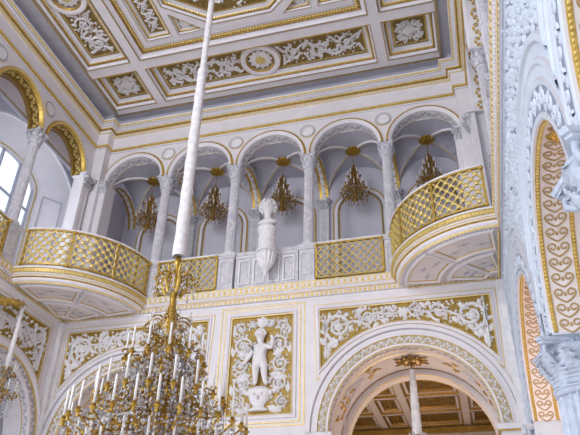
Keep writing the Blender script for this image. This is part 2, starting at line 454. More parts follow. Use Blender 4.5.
# side walls, upper storey
SB = [8.865 - P4 * k for k in range(7)]
for nm, T in (('wall_left', TL), ('wall_right', TR)):
    mbw = upper_arcade(T, SB[::-1], -1.35, 10.0, False)
    mbw.box(YE, -1.35, -.26, 0, ZG, ZC + .1, WHITE, T)
    mbw.box(9.62, 10.05, -.255, -.002, ZG, ZSP - .002, WHITE, T)
    o2 = MB()
    for uc in SB[:4]:
        leaf_band_soffit(o2, T, uc, ZSP, AR, .05, .21, 17, GOLDL if T is TL else GOLD, .014)
    if T is TL:
        lows = [(8.62 - 2.7 * k, 8.62 - 2.7 * k - 1.35, 8.62 - 2.7 * k + (1.35 if k else 1.38)) for k in range(5)]
        for uc, u0, u1 in lows:
            r = 1.10
            span_face(mbw, T, uc, u0, u1, r, ZLOW, 5.0, 0, WHITE, 28)
            span_face(mbw, T, uc, u0, u1, r, ZLOW, 5.0, -.5, WHITE, 28)
            arch(mbw, T, uc, ZLOW, [(r, -.5), (r, -.14), (r, -.12), (r, 0), (r + .015, .02), (r + .05, .02), (r + .055, .005), (r + .17, .005), (r + .175, .03), (r + .195, .03), (r + .20, .012), (r + .25, .05), (r + .28, .05), (r + .295, 0)],
                 [WHITE, GOLD, WHITE, WHITE, WHITE, WHITE, PINKW, GOLDL, GOLDL, WHITE, WHITE, WHITE, GOLDL], 36)
            leaf_band_face(o2, T, uc, ZLOW, r + .06, r + .165, .005, 34, GREYB)
            leaf_band_soffit(o2, T, uc, ZLOW, r, .01, .11, 30, GREYB)
            for a, b in ((u0, uc - r), (uc + r, u1)):
                mbw.box(a, b, -.5, 0, FLOOR, ZLOW, WHITE, T)
        mbw.box(YE, lows[-1][1], -.5, 0, FLOOR, 5.0, WHITE, T)
    else:
        lows = [(7.65, 5.95, 10.0, 1.31), (4.50, 3.1, 5.95, 1.12), (1.75, .4, 3.1, 1.12), (-.95, -2.3, .4, 1.12)]
        zc = 2.2; dp = .38
        for uc, u0, u1, r in lows:
            zc = 2.33 if uc > 7 else 2.2
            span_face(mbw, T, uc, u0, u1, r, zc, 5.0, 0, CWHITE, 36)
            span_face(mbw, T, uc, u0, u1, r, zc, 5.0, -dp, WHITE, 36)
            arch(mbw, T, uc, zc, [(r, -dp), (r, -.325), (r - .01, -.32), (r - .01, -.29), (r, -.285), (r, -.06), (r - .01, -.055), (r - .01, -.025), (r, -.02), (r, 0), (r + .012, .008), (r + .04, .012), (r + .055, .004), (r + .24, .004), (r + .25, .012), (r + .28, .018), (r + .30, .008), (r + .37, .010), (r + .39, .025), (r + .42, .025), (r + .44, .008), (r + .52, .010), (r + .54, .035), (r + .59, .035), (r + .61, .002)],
                 [PINKW, GOLD, GOLD, GOLD, PINKW, GOLD, GOLD, GOLD, WHITE, CWHITE, CWHITE, GREYB, SHADEG, CWHITE, CWHITE, GREYB, CWHITE, CWHITE, CWHITE, GREYB, CWHITE, CWHITE, CWHITE, GREYB], 72, 0, pi, u0, u1)
            leaf_band_face(o2, T, uc, zc, r + .06, r + .24, .005, 30, CWHITE, .014, u0, u1)
        mbw.box(8.97, 10, -dp, 0, FLOOR, 2.33, CWHITE, T); mbw.box(5.95, 6.34, -dp, 0, 2.2, 2.33, CWHITE, T); zc = 2.2
        for u in (5.95, 3.1, .4):
            mbw.box(u - .33, u + .33, -dp, -.002, zc - .02, zc, CWHITE, T)
        mbw.box(YE, -2.3, -dp, 0, FLOOR, 5.0, WHITE, T)
    wo = struct(mbw, nm)
    o2.build('archivolt_ornament', wo)
    if T is TR:
        # heart scrolls and gold beads on the undersides of the arcade arches
        hs = MB()
        for uc, u0, u1, r in lows[:3]:
            zc = 2.33 if uc > 7 else 2.2
            M = arcmap(T, uc, zc, r); R = Rel(hs, M, HEART, .008); L = pi * r
            n = int(round(L / .136)); st = L / n; b0 = .1725; hw = .092
            for k in range(n):
                y0 = st * k
                for sg in (-1, 1):
                    pts = [(y0 - st * .08, b0)]
                    for t in range(1, 6): pts.append((y0 + st * (-.08 + .62 * (t / 5)), b0 + sg * hw * .94 * sin(pi / 2 * t / 5) ** .9))
                    cx_, cy_ = y0 + st * .56, b0 + sg * hw * .54
                    for t in range(0, 13):
                        q = t / 12; a = pi / 2 * sg - sg * 2 * pi * 0.98 * q * 1; rr = hw * .42 * (1 - .62 * q)
                        pts.append((cx_ + rr * 1.15 * sin(sg * a) * 0 + rr * sin(2 * pi * .98 * q), cy_ + sg * rr * cos(2 * pi * .98 * q)))
                    R.stem(pts, .0085)
                R.leaf(y0 + st * .28, b0, 0, st * .35, .03)
            for bb in (.04, .305):
                k2 = int(L / .035)
                for k in range(k2):
                    x = L * (k + .5) / k2
                    vs = [M(x - .012, bb - .012, .01), M(x + .012, bb - .012, .01), M(x + .012, bb + .012, .01), M(x - .012, bb + .012, .01), M(x, bb, .03)]
                    hs.add(vs, [(0, 1, 4), (1, 2, 4), (2, 3, 4), (3, 0, 4)], GOLDL)
            R2 = Rel(hs, M, GOLD, .03); R2.flower(L * .56, b0, .10, 8); R2.leaf(L * .56, b0, 0, .13, .07); R2.leaf(L * .56, b0, pi, .13, .07)
        hs.build('heart_scroll_band', wo)

# ------------------------------------------------------------------ the gallery floor and the spaces behind
g = MB()
g.box(-5.0, 5.0, -1.55, -.0, 4.97, ZG, WHITE, TB)
struct(g, 'gallery_floor_back')
g = MB(); g.box(YE, 10.75, -1.5, 0, 4.97, ZG, WHITE, TL); struct(g, 'gallery_floor_left')
g = MB(); g.box(YE, 9.99, -1.4, 0, 4.97, ZG, WHITE, TR); struct(g, 'gallery_floor_right')

def ellip_rib(mb, T, p0, p1, zs, H, wd, th, m, gold=None, n=18):
    """arched rib from plan point p0 to p1 (u, d)"""
    L = math.hypot(p1[0] - p0[0], p1[1] - p0[1]); tx, ty = (p1[0] - p0[0]) / L, (p1[1] - p0[1]) / L
    nx, ny = -ty, tx; rows = []
    for i in range(n + 1):
        a = pi * i / n; s = .5 - .5 * cos(a); z = zs + H * sin(a)
        c = (p0[0] + tx * L * s, p0[1] + ty * L * s)
        ring = []
        for (q, dz) in ((-wd, .04), (-wd, 0), (-wd, -th), (-wd * .4, -th - .002), (wd * .4, -th - .002), (wd, -th), (wd, 0), (wd, .04)):
            ring.append(T(c[0] + nx * q, c[1] + ny * q, z + dz))
        rows.append(ring)
    g_ = gold or m
    mb.grid(rows, [m, m, g_, m, g_, m, m], False)
def groin(mb, T, u0, u1, d0, d1, zs, H, m, n=14):
    uc, a = (u0 + u1) / 2, (u1 - u0) / 2; dc, b = (d0 + d1) / 2, (d1 - d0) / 2
    rows = []
    for i in range(n + 1):
        x = -cos(pi * i / n); row = []
        for j in range(n + 1):
            y = -cos(pi * j / n)
            z = zs + H * max(sqrt(max(0, 1 - x * x)), sqrt(max(0, 1 - y * y)))
            row.append(T(uc + a * x, dc + b * y, z))
        rows.append(row)
    mb.grid(rows, m, False)
LD0, LD1 = -.26, -1.55
v = MB()
for k in range(-2, 3):
    uc = k * P4
    groin(v, TB, uc - .785, uc + .785, LD1, LD0, 8.02, .76, LAV)
    for sg in (-1, 1):
        ellip_rib(v, TB, (uc - .74, LD1 + .0) if sg > 0 else (uc - .74, LD0), (uc + .74, LD0) if sg > 0 else (uc + .74, LD1), 8.0, .765, .024, .022, WHITE, GOLD)
for k in range(6):
    u = -3.925 + k * P4
    ellip_rib(v, TB, (u, LD1), (u, LD0), 7.98, .62, .10, .05, WHITE, GOLD)
    for i in range(2, 23):
        a = pi * i / 24; sg = 1 if i % 2 else -1
        p = TB(u + sg * .02, LD1 + (LD0 - LD1) * (.5 - .5 * cos(a)), 7.98 + .62 * sin(a) - .055); v.octa(p, .028, GOLD if i % 2 else ORN, 1.4, .8, .8)
struct(v, 'vault_gallery')
v = MB()
wm = LOGW
v.quad(TB(-5, LD1, ZG), TB(5, LD1, ZG), TB(5, LD1, 9.3), TB(-5, LD1, 9.3), wm)
for s in (-1, 1):
    v.box(min(s * 4.15, s * 4.3), max(s * 4.15, s * 4.3), LD1, LD0, ZG, 9.3, wm, TB)
def gold_arch_frame(mb, T, uc, z0, zc, r, d, wd, m, th=.02):
    M = lambda a, b, h: T(a, d + h, b)
    pts = [(uc - r, z0), (uc + r, z0)] + [(uc + r * cos(pi * i / 20), zc + r * sin(pi * i / 20)) for i in range(21)]
    frame(mb, M, pts, [(0, 0), (0, th), (wd, th), (wd, 0)], [m, m, m])
for k in range(-2, 3):
    uc = k * P4
    gold_arch_frame(v, TB, uc, ZG + .15, 7.62, .60, LD1, .03, GOLD)
    gold_arch_frame(v, TB, uc, ZG + .2, 7.62, .565, LD1, .07, WHITE, .03)
    gold_arch_frame(v, TB, uc, ZG + .28, 7.62, .49, LD1, .025, DARK, .015)
    gold_arch_frame(v, TB, uc, ZG + .3, 7.62, .465, LD1, .02, GOLD)
wg = struct(v, 'wall_gallery_back')
# ceiling over the loggias (lid that keeps the daylight out)
v = MB(); v.box(-9.4, 3.0, YE, 12.0, ZC + .55, ZC + .7, WHITE); struct(v, 'roof_slab')

# left gallery: lunettes, window wall and window
v = MB()
for uc in SB[:4]:
    r = .66; zb = 8.27
    pts = [(uc + r * cos(a), ZSP + r * sin(a)) for a in [asin_ for asin_ in [math.asin((zb - ZSP) / r) + (pi - 2 * math.asin((zb - ZSP) / r)) * i / 18 for i in range(19)]]]
    M = lambda a, b, h: TL(a, -.268 + h, b)
    fill(v, M, offset(pts, -.02), 0, LOGW); frame_line(v, M, pts, .07, .01, .016, GOLD); frame_line(v, M, pts, .055, .008, .010, DARK)
    v.box(uc - .78, uc + .78, -.29, -.262, zb - .012, zb, LOGW, TL)
WX = XL - 8.3 + 8.3   # keep explicit below
FX, BX = -8.3, -8.8
wy, wz, wr = 9.02, 8.22, 1.48
TW = lambda u, d, z: (FX + d, u, z)
span_face(v, TW, wy, YE, 12, wr, wz, 9.9, 0, LOGW, 28, .70)
v.box(wy + wr, 12, 0 - .02, 0, ZG, wz, WHITE, TW)
v.box(YE, wy - wr, 0 - .02, 0, ZG, wz, LOGW, TW)
ir = .90
rows = []
pj = [(wy - wr, ZG)] + [(wy - wr * cos(pi * i / 24), wz + .70 * sin(pi * i / 24)) for i in range(25)] + [(wy + wr, ZG)]
pk = [(wy - .05 - ir, ZG)] + [(wy - .05 - ir * cos(pi * i / 24), wz - .12 + .42 * sin(pi * i / 24)) for i in range(25)] + [(wy - .05 + ir, ZG)]
rows = [[(FX + .03, a[0] + (b[0] - a[0]) * -.04, a[1] + (b[1] - a[1]) * -.04), (FX + .03, a[0] + (b[0] - a[0]) * .06, a[1] + (b[1] - a[1]) * .06), (FX - .02, a[0] + (b[0] - a[0]) * .08, a[1] + (b[1] - a[1]) * .08), (BX + .05, b[0], b[1]), (BX + .05, b[0] + (wy - b[0]) * .06, b[1] - .03), (BX - .1, b[0] + (wy - b[0]) * .06, b[1] - .03)] for a, b in zip(pj, pk)]
v.grid(rows, [WHITE, WHITE, WHITE, GOLDL, WHITE], False)
# panel line on the right jamb
def jp(t, z):
    a_, b_ = wy + wr, wy - .05 + ir
    return (FX - .02 + (BX + .05 - FX + .02) * t + .006, (a_ + (b_ - a_) * .08) * (1 - t) + b_ * t - .012, z)
for z0, z1, t0, t1 in ((5.4, 8.05, .20, .80),):
    for a, b in (((t0, z0), (t0, z1)), ((t0, z1), (t1, z1)), ((t1, z1), (t1, z0))):
        v.tube([jp(*a), jp(*b)], .014, GREYB, 4)
v.box(YE, 12, -.02, .0, 9.0, 9.9, LOGW, TW)
# gallery end wall beyond the corner
v.box(FX, XL - .3, 10.78, 10.85, ZG, 9.9, LOGW)
struct(v, 'wall_gallery_left')
v = MB(); v.box(FX, XL - .2, YE, 10.8, 9.3, 9.36, LOGW); v.box(XR + .2, XR + 1.4, YE, 11.6, 9.1, 9.16, LAV); struct(v, 'ceiling_gallery')
def window(name, T, uc, z0, zc, r, nx, zs, d, rz=None):
    rz = rz or r
    f = MB()
    top = lambda u: zc + rz * sqrt(max(0, 1 - ((u - uc) / r) ** 2))
    for k in range(nx + 1):
        u = uc - r + 2 * r * k / nx
        if abs(abs(u - uc) - r) < 1e-6: u = uc + (r - .02) * (1 if u > uc else -1)
        f.box(u - .025, u + .025, d - .03, d + .03, z0, max(z0 + .1, top(u)), FRAMEW, T)
    for z in zs:
        hw = r if z <= zc else r * sqrt(max(0, 1 - ((z - zc) / rz) ** 2))
        f.box(uc - hw, uc + hw, d - .025, d + .025, z - .022, z + .022, FRAMEW, T)
    if rz == r: arch(f, T, uc, zc, [(r, d - .03), (r - .05, d - .03), (r - .05, d + .03), (r, d + .03)], [FRAMEW] * 3, 24)
    o = f.build(name); o['kind'] = 'structure'
    gl = MB(); pts = [(uc - r, z0), (uc + r, z0)] + [(uc + r * cos(pi * i / 20), zc + rz * sin(pi * i / 20)) for i in range(21)]
    n_ = len(pts)
    gl.add([T(a, d - .006, b) for a, b in pts] + [T(a, d + .006, b) for a, b in pts], [tuple(range(n_)), tuple(range(2 * n_ - 1, n_ - 1, -1))] + [(i, (i + 1) % n_, n_ + (i + 1) % n_, n_ + i) for i in range(n_)], GLASS)
    gl.build('pane', o)
    return o
window('window_1', lambda u, d, z: (BX + d, u, z), wy - .05, ZG + .1, wz - .12, ir - .03, 3, (5.9, 6.75, 7.6), -.05, .40)
# left lower windows, seen through the arches
v = MB()
TLW = lambda u, d, z: (XL - .9 + d, u, z)
for k, (uc) in enumerate([8.62 - 2.7 * k for k in range(3)]):
    span_face(v, TLW, uc, uc - 1.35, uc + (1.35 if k else 2.4), .85, 2.7, 5.0, 0, LOGW, 20)
    v.box(uc - 1.35, uc - .85, -.05, 0, FLOOR, 2.7, LOGW, TLW); v.box(uc + .85, uc + (1.35 if k else 2.4), -.05, 0, FLOOR, 2.7, LOGW, TLW)
    window('window_%d' % (k + 2), TLW, uc, -.6, 2.7, .85, 4, (.2, 1.0, 1.85, 2.7, 3.2), -.1)
v.box(XL - .9, XL - .5, 10.0, 10.1, FLOOR, 5, LOGW)
struct(v, 'wall_window_left')

# right gallery back wall, and the side aisle under it
v = MB(); v.box(XR + 1.35, XR + 1.45, YE, 11.6, ZG, 9.2, LAV); v.box(XR + .3, XR + 1.4, 11.55, 11.65, ZG, 9.2, LAV); struct(v, 'wall_gallery_right')
v = MB(); v.box(XR + 2.3, XR + 2.4, YE, 12.0, FLOOR, 5.0, PINKW); v.box(XR + .38, XR + 2.4, 10.2, 10.3, FLOOR, 5.0, PINKW); struct(v, 'wall_aisle_right')

# rooms under the gallery: vault, second arch, coffered ceiling beyond
v = MB()
for uc in (-2.435, 2.435):
    arch(v, TB, uc, ZLOW, [(1.40, -1.40), (1.40, -1.36), (1.38, -1.34), (1.38, -.40), (1.40, -.38), (1.40, -.34)], [GOLD, WHITE, PINKW, WHITE, GOLD], 40)
    M = arcmap(TB, uc, ZLOW, 1.38); R = Rel(v, M, BRONZE, .02)
    for sgn in (0, 1):
        A = lambda deg: 1.38 * radians(deg if not sgn else 180 - deg)
        for d0, d1 in ((.42, 1.30), (1.30, .42)):
            M2 = Rel(v, M, WHITE, .03); M2.stem([(A(18 + 34 * q / 8), d0 + (d1 - d0) * .5 * q / 8) for q in range(9)], .035)
        for (dg, dd) in ((22, .6), (22, 1.1), (27, .86), (33, .72), (33, 1.0), (40, .86), (18, .86), (27, .6), (27, 1.1), (58, .7), (58, 1.0), (63, .86)):
            R.flower(A(dg), dd, .07, 5, dg); R.leaf(A(dg), dd, dg, .14, .07); R.leaf(A(dg), dd, dg + 2.4, .14, .07)
struct(v, 'vault_under_gallery')
v = MB()
for uc, u0, u1 in LB:
    span_face(v, TB, uc, u0, u1, RL, ZLOW, 5.0, -1.40, PINKW, 28)
    span_face(v, TB, uc, u0, u1, RL, ZLOW, 5.0, -1.70, PINKW, 28)
    arch(v, TB, uc, ZLOW, [(RL, -1.70), (RL, -1.67), (RL, -1.45), (RL, -1.40), (RL + .02, -1.39), (RL + .10, -1.39), (RL + .12, -1.40)], [GOLD, PINKW, GOLD, PINKW, PINKW, GOLD], 36)
    v.box(u0, uc - RL, -1.70, -1.40, FLOOR, ZLOW, PINKW, TB); v.box(uc + RL, u1, -1.70, -1.40, FLOOR, ZLOW, PINKW, TB)
v.box(-.95, .95, -1.70, -1.40, FLOOR, 5.0, PINKW, TB)
for u in (-HW - .05, -1.0, 1.0, HW + .05):
    v.box(u - .05, u + .05, -1.7, -.34, FLOOR, 5.0, PINKW, TB)
struct(v, 'wall_under_gallery')
ZF = 4.9
v = MB(); MF = lambda a, b, h: (a, b, ZF - h)
v.box(-9.5, 3, 11.7, 20, ZF + .3, ZF + .4, WHITE)
xs = [-9.2, -7.4, -5.75, -4.1, -2.45, -1.65 + .0, -.15, 1.35, 2.8]
cells = []
for i in range(len(xs) - 1):
    a, b = xs[i] + .09, xs[i + 1] - .09
    for y0 in (11.75, 13.2, 14.65, 16.1, 17.55):
        cells.append((a, b, y0 + .07, y0 + 1.38))
for x in xs: v.box(x - .09, x + .09, 11.7, 19.2, ZF, ZF + .3, PINKW)
for y0 in (11.75, 13.2, 14.65, 16.1, 17.55, 19.0): v.box(-9.3, 2.9, y0 - .07, y0 + .07, ZF + .01, ZF + .3, PINKW)
R = Rel(v, lambda a, b, h: (a, b, ZF + .12 - h), BRONZE, .03)
for a, b, c, d in cells:
    frame(v, MF, rect(a, b, c, d), [(0, 0), (.02, .0), (.05, -.06), (.12, -.06), (.16, -.12)], [GOLD, BRONZE, PINKW, BRONZE])
    fill(v, MF, rect(a + .16, b - .16, c + .16, d - .16), -.12, BROWNF)
    if a > -4.5: R.rinceau(a + .2, b - .2, c + .2, d - .2)
v.box(-9.5, 3, 19.0, 19.2, FLOOR, ZF + .3, PINKW)
v.box(-9.5, -9.3, 11.7, 19.2, FLOOR, ZF + .3, PINKW); v.box(2.9, 3.1, 11.7, 19.2, FLOOR, ZF + .3, PINKW)
v.box(-9.3, 2.9, 18.8, 19.0, ZF - .18, ZF - .05, GOLD); v.box(-9.3, 2.9, 18.85, 19.0, ZF - .6, ZF - .5, GOLD)
struct(v, 'ceiling_far_room')

# ------------------------------------------------------------------ cornices
v = MB()
plan_sweep(v, PATH, [(d * .6, z) for d, z in [(0, 4.86), (.015, 4.87), (.02, 4.91), (.05, 4.925), (.05, 4.985), (.085, 5.0), (.085, 5.02), (.085, 5.065), (.12, 5.08), (.12, 5.10), (.13, 5.165), (.15, 5.18), (.15, 5.205), (-.02, 5.206)]],
           [WHITE, WHITE, GREYB, WHITE, WHITE, GOLD, WHITE, WHITE, GOLDL, WHITE, WHITE, GOLDL, WHITE])
plan_dentils(v, PATH, .024, .045, 4.93, 4.98, .085, .045, GOLDL)
plan_dentils(v, PATH, .048, .065, 5.025, 5.06, .055, .028, WHITE)
plan_dentils(v, PATH, .072, .09, 5.11, 5.165, .105, .045, GOLDL)
struct(v, 'trim_1')
v = MB()
plan_sweep(v, PATHU, [(0, 8.985), (.012, 8.99), (.012, 9.0), (.02, 9.02), (.045, 9.035), (.05, 9.075), (.025, 9.09), (.025, 9.10), (.03, 9.375), (.05, 9.39), (.07, 9.40), (.09, 9.44), (.09, 9.46), (.115, 9.47), (.12, 9.495), (.15, 9.51), (.15, 9.535), (.19, 9.55), (.19, 9.585), (.205, 9.59), (.235, 9.61), (.245, 9.635), (.225, 9.65), (.15, 9.67), (.10, 9.72), (.06, 9.80), (.05, ZC + .06)],
           [GREYB, GREYB, WHITE, GOLD, GOLDL, GOLD, WHITE, WHITE, WHITE, GOLDL, WHITE, GOLD, BRONZE, GOLDL, WHITE, GREYB, WHITE, GREYB, WHITE, GOLDL, WHITE, WHITE, GREYB, LAV, LAV, LAV])
plan_dentils(v, PATHU, .05, .09, 9.405, 9.44, .05, .026, GOLDL)
plan_dentils(v, PATHU, .115, .14, 9.475, 9.498, .06, .03, GOLDL)
plan_dentils(v, PATHU, .04, .062, 9.045, 9.07, .05, .026, GOLDL)
struct(v, 'trim_2')

# ------------------------------------------------------------------ ceiling with its coffers
RX, RY = 3.66, 9.74
CY = 6.59                      # middle of the visible ceiling bay
rows_y = [(8.52, 9.55), (CY - 1.70, 8.29), (CY - 1.70 - .23 - 1.03, CY - 1.93)]
c_lo = CY - 1.70 - .23 - 1.03
U = [(-3.61, -2.585), (-2.385, 2.385), (2.585, 3.61)]
v = MB()
def beam(x0, x1, y0, y1):
    v.box(CX + x0, CX + x1, y0, y1, ZC, ZC + .32, WHITE)
beam(-RX, RX, 9.55, RY); beam(-RX, -3.61, YE, 9.55); beam(3.61, RX, YE, 9.55)
for y0, y1 in ((8.52, 9.55), (CY - 1.70, 8.29), (c_lo, CY - 1.93)):
    beam(-2.585, -2.385, y0, y1); beam(2.385, 2.585, y0, y1)
beam(-3.61, 3.61, 8.29, 8.52); beam(-3.61, 3.61, CY - 1.93, CY - 1.70); beam(-3.61, 3.61, YE, c_lo)
for x0, x1, y0, y1 in ((-HW, -RX + .01, YE, YB), (RX - .01, HW, YE, YB), (-RX + .01, RX - .01, RY - .01, YB)):
    v.box(CX + x0, CX + x1, y0, y1, ZC + .06, ZC + .10, GREYB)
v.box(CX - HW - .1, CX + HW + .1, YE, YB + .1, ZC + .33, ZC + .36, WHITE)
frame_line(v, TCEIL, [(-RX, YE + .1), (RX, YE + .1), (RX, RY), (-RX, RY)], .0, .012, .02, GOLD)
frame_line(v, TCEIL, [(-RX, YE + .1), (RX, YE + .1), (RX, RY), (-RX, RY)], .028, .006, .012, DARK)
ceil = struct(v, 'ceiling')
CPROF = [(0, .0), (0, .010), (.013, .010), (.017, -.01), (.040, -.03), (.052, -.06), (.060, -.066), (.085, -.088), (.10, -.10), (.105, -.15), (.165, -.165), (.17, -.19), (.185, -.19), (.215, -.19)]
CMATS = [GOLD, GOLD, DARK, WHITE, WHITE, DARK, BRONZE, GOLD, WHITE, WHITE, DARK, GOLDL, BRONZE]
def coffer(pts, label, center, orn, group=None, name='ceiling_coffer', q=1.0, field=None, hh=.045):
    c = (CX + center[0], center[1], ZC)
    t = thing(name, label, 'coffer', c, group)
    b = MB(); pr = [(k * q, h) for k, h in CPROF]
    frame(b, TCEIL, pts, pr, CMATS)
    beads(b, TCEIL, pts, .095 * q, -.09, .055, .016, GOLDL); beads(b, TCEIL, pts, .20 * q, -.19, .05, .012, GOLDL)
    b.build('frame', t)
    fp = offset(pts, .213 * q)
    b = MB(); fill(b, TCEIL, fp, -.189, field or CFIELD); b.build('field', t)
    b = MB(); R = Rel(b, lambda a, c_, h: TCEIL(a, c_, -.188 + h), ORN, hh); orn(b, R, fp)
    fx = [p[0] for p in fp]; fy = [p[1] for p in fp]; bx = (min(fx) + .04, max(fx) - .04, min(fy) + .04, max(fy) - .04)
    R.h = hh * .7; R.scatter(lambda x, y: abs(x - center[0]) > .45 or abs(y - center[1]) > .45 or (bx[1] - bx[0] < .8 and bx[3] - bx[2] < .8), int((bx[1] - bx[0]) * (bx[3] - bx[2]) * 75), bx, .075)
    b.build('ornament', t)
    return t
def orn_square(b, R, fp):
    xs_ = [p[0] for p in fp]; ys_ = [p[1] for p in fp]
    R.square_rosette((min(xs_) + max(xs_)) / 2, (min(ys_) + max(ys_)) / 2, (max(xs_) - min(xs_)) / 2 * .92)
def ring_rosette(b, cx, cy, r):
    n = 28
    rows = []
    for i in range(n):
        a = 2 * pi * i / n
        rows.append([TCEIL(cx + q * cos(a), cy + q * sin(a), h) for q, h in ((r, -.188), (r, -.125), (r * .97, -.12), (r * .72, -.12), (r * .70, -.13), (r * .67, -.15), (r * .64, -.155), (r * .62, -.18), (0.01, -.18))])
    b.grid(rows, [WHITE, GOLD, WHITE, GOLD, BRONZE, GOLD, DARK, CFIELD], True, closed=True)
    R = Rel(b, lambda a, c_, h: TCEIL(a, c_, -.178 + h), ORN, .035)
    R.flower(cx, cy, r * .62, 12, 0); 
    R2 = Rel(b, lambda a, c_, h: TCEIL(a, c_, -.15 + h), GOLDL, .03); R2.flower(cx, cy, r * .30, 8, .2)
def orn_long(cx, cy, horiz):
    def f(b, R, fp):
        x0, x1 = min(p[0] for p in fp), max(p[0] for p in fp); y0, y1 = min(p[1] for p in fp), max(p[1] for p in fp)
        rr = .43 if horiz else .40
        ring_rosette(b, cx, cy, rr)
        if horiz:
            R.rinceau(x0 + .04, cx - rr - .02, y0 + .04, y1 - .04); R.rinceau(cx + rr + .02, x1 - .04, y0 + .04, y1 - .04, -1)
        else:
            R.rinceau(x0 + .04, x1 - .04, y0 + .04, cy - rr - .02); R.rinceau(x0 + .04, x1 - .04, cy + rr + .02, y1 - .04, -1)
    return f
coffer(rect(-3.61, -2.585, 8.52, 9.55), 'square ceiling coffer with a foliage flower in the far left corner of the ceiling', (-3.1, 9.03), orn_square)
coffer(rect(2.585, 3.61, 8.52, 9.55), 'square ceiling coffer with a foliage flower in the far right corner of the ceiling', (3.1, 9.03), orn_square)
coffer(rect(-2.385, 2.385, 8.52, 9.55), 'long ceiling coffer with a round rosette between two scroll panels, along the end wall', (0, 9.03), orn_long(0, 9.03, True))
coffer(rect(-3.61, -2.60, CY - 1.70, 8.29), 'long ceiling coffer with a round rosette running down the left side of the ceiling', (-3.1, CY), orn_long(-3.1, CY, False))
coffer(rect(2.60, 3.61, CY - 1.70, 8.29), 'long scrolled ceiling coffer running down the right side of the ceiling', (3.1, CY), orn_long(3.1, CY, False))
# the big middle field
t = thing('ceiling_field', 'large central ceiling compartment holding the octagon, its corner triangles and side panels', 'coffer', (CX, CY, ZC))
b = MB(); BIG = rect(-2.385, 2.385, CY - 1.70, 8.29)
frame(b, TCEIL, BIG, [(0, 0), (0, .012), (.018, .012), (.022, -.01), (.06, -.05), (.10, -.06), (.112, -.066), (.15, -.09), (.20, -.10), (.22, -.10), (.23, -.10), (.30, -.10)], [GOLD, GOLD, DARK, WHITE, WHITE, DARK, BRONZE, GOLD, WHITE, DARK, WHITE])
beads(b, TCEIL, BIG, .17, -.085, .06, .018, GOLDL)
b.build('frame', t)
MBIG = lambda a, c_, h: TCEIL(a, c_, -.10 + h)
HOLES = []
def sub(name, label_, pts, q, orn, beadsz=.016):
    b = MB(); pr = [(k * q, h * .55) for k, h in CPROF]
    frame(b, MBIG, pts, pr, CMATS); HOLES.append(pts)
    beads(b, MBIG, pts, .10 * q, -.045, .055, beadsz, GOLDL)
    o = b.build(name, t)
    fp = offset(pts, .213 * q)
    b = MB(); fill(b, MBIG, fp, -.103, CFIELD); R = Rel(b, lambda a, c_, h: MBIG(a, c_, -.102 + h), ORN, .03); orn(b, R, fp); b.build('ornament', o)
AP = 1.42; SD = .60
octo = [(SD, CY + AP - .16), (-SD, CY + AP - .16), (-SD - .82, CY + .62), (-SD - .82, CY - .62), (-SD, CY - AP + .16), (SD, CY - AP + .16), (SD + .82, CY - .62), (SD + .82, CY + .62)][::-1]
def orn_oct(b, R, fp):
    R.square_rosette(0, CY, .9); 
    for k in range(8):
        a = pi / 4 * k
        R.spiral(.78 * cos(a), CY + .78 * sin(a), .2, a, 1 if k % 2 else -1, 1.2)
sub('octagon_panel', None, octo, 1.1, orn_oct, .022)
def orn_tri(b, R, fp):
    cx_ = sum(p[0] for p in fp) / len(fp); cy_ = sum(p[1] for p in fp) / len(fp)
    R.flower(cx_, cy_, .13, 6)
    for p in fp:
        R.leaf(cx_ + (p[0] - cx_) * .25, cy_ + (p[1] - cy_) * .25, math.atan2(p[1] - cy_, p[0] - cx_), math.hypot(p[0] - cx_, p[1] - cy_) * .62, .08)
for sx in (-1, 1):
    for sy in (-1, 1):
        tri = [(sx * 1.37, CY + sy * 1.34), (sx * 1.37, CY + sy * .80), (sx * .80, CY + sy * 1.34)]
        sub('triangle_panel', None, tri if sx * sy < 0 else tri[::-1], .55, orn_tri)
    sub('side_panel', None, rect(min(sx * 1.50, sx * 2.06), max(sx * 1.50, sx * 2.06), CY - 1.34, CY + 1.34), .62, lambda b, R, fp: R.rinceau(min(p[0] for p in fp) + .02, max(p[0] for p in fp) - .02, min(p[1] for p in fp) + .03, max(p[1] for p in fp) - .03))
from mathutils.geometry import tessellate_polygon
b = MB(); polys = [offset(BIG, .295)] + HOLES; flat = [p for q in polys for p in q]
tris = tessellate_polygon([[Vector((x, y, 0)) for x, y in q] for q in polys])
b.add([MBIG(x, y, 0) for x, y in flat], [tuple(q) for q in tris], WHITE); b.build('plain_field', t)
# the rows further back towards the open end of the hall are out of the picture and left as plain ribs
v = MB()
v.box(CX - 3.61, CX + 3.61, c_lo, CY - 1.93, ZC + .2, ZC + .25, WHITE)
struct(v, 'ceiling_rear_bay')

# ================================================================== OBJECTS
def in_place(T, u, d, z): return T(u, d, z)

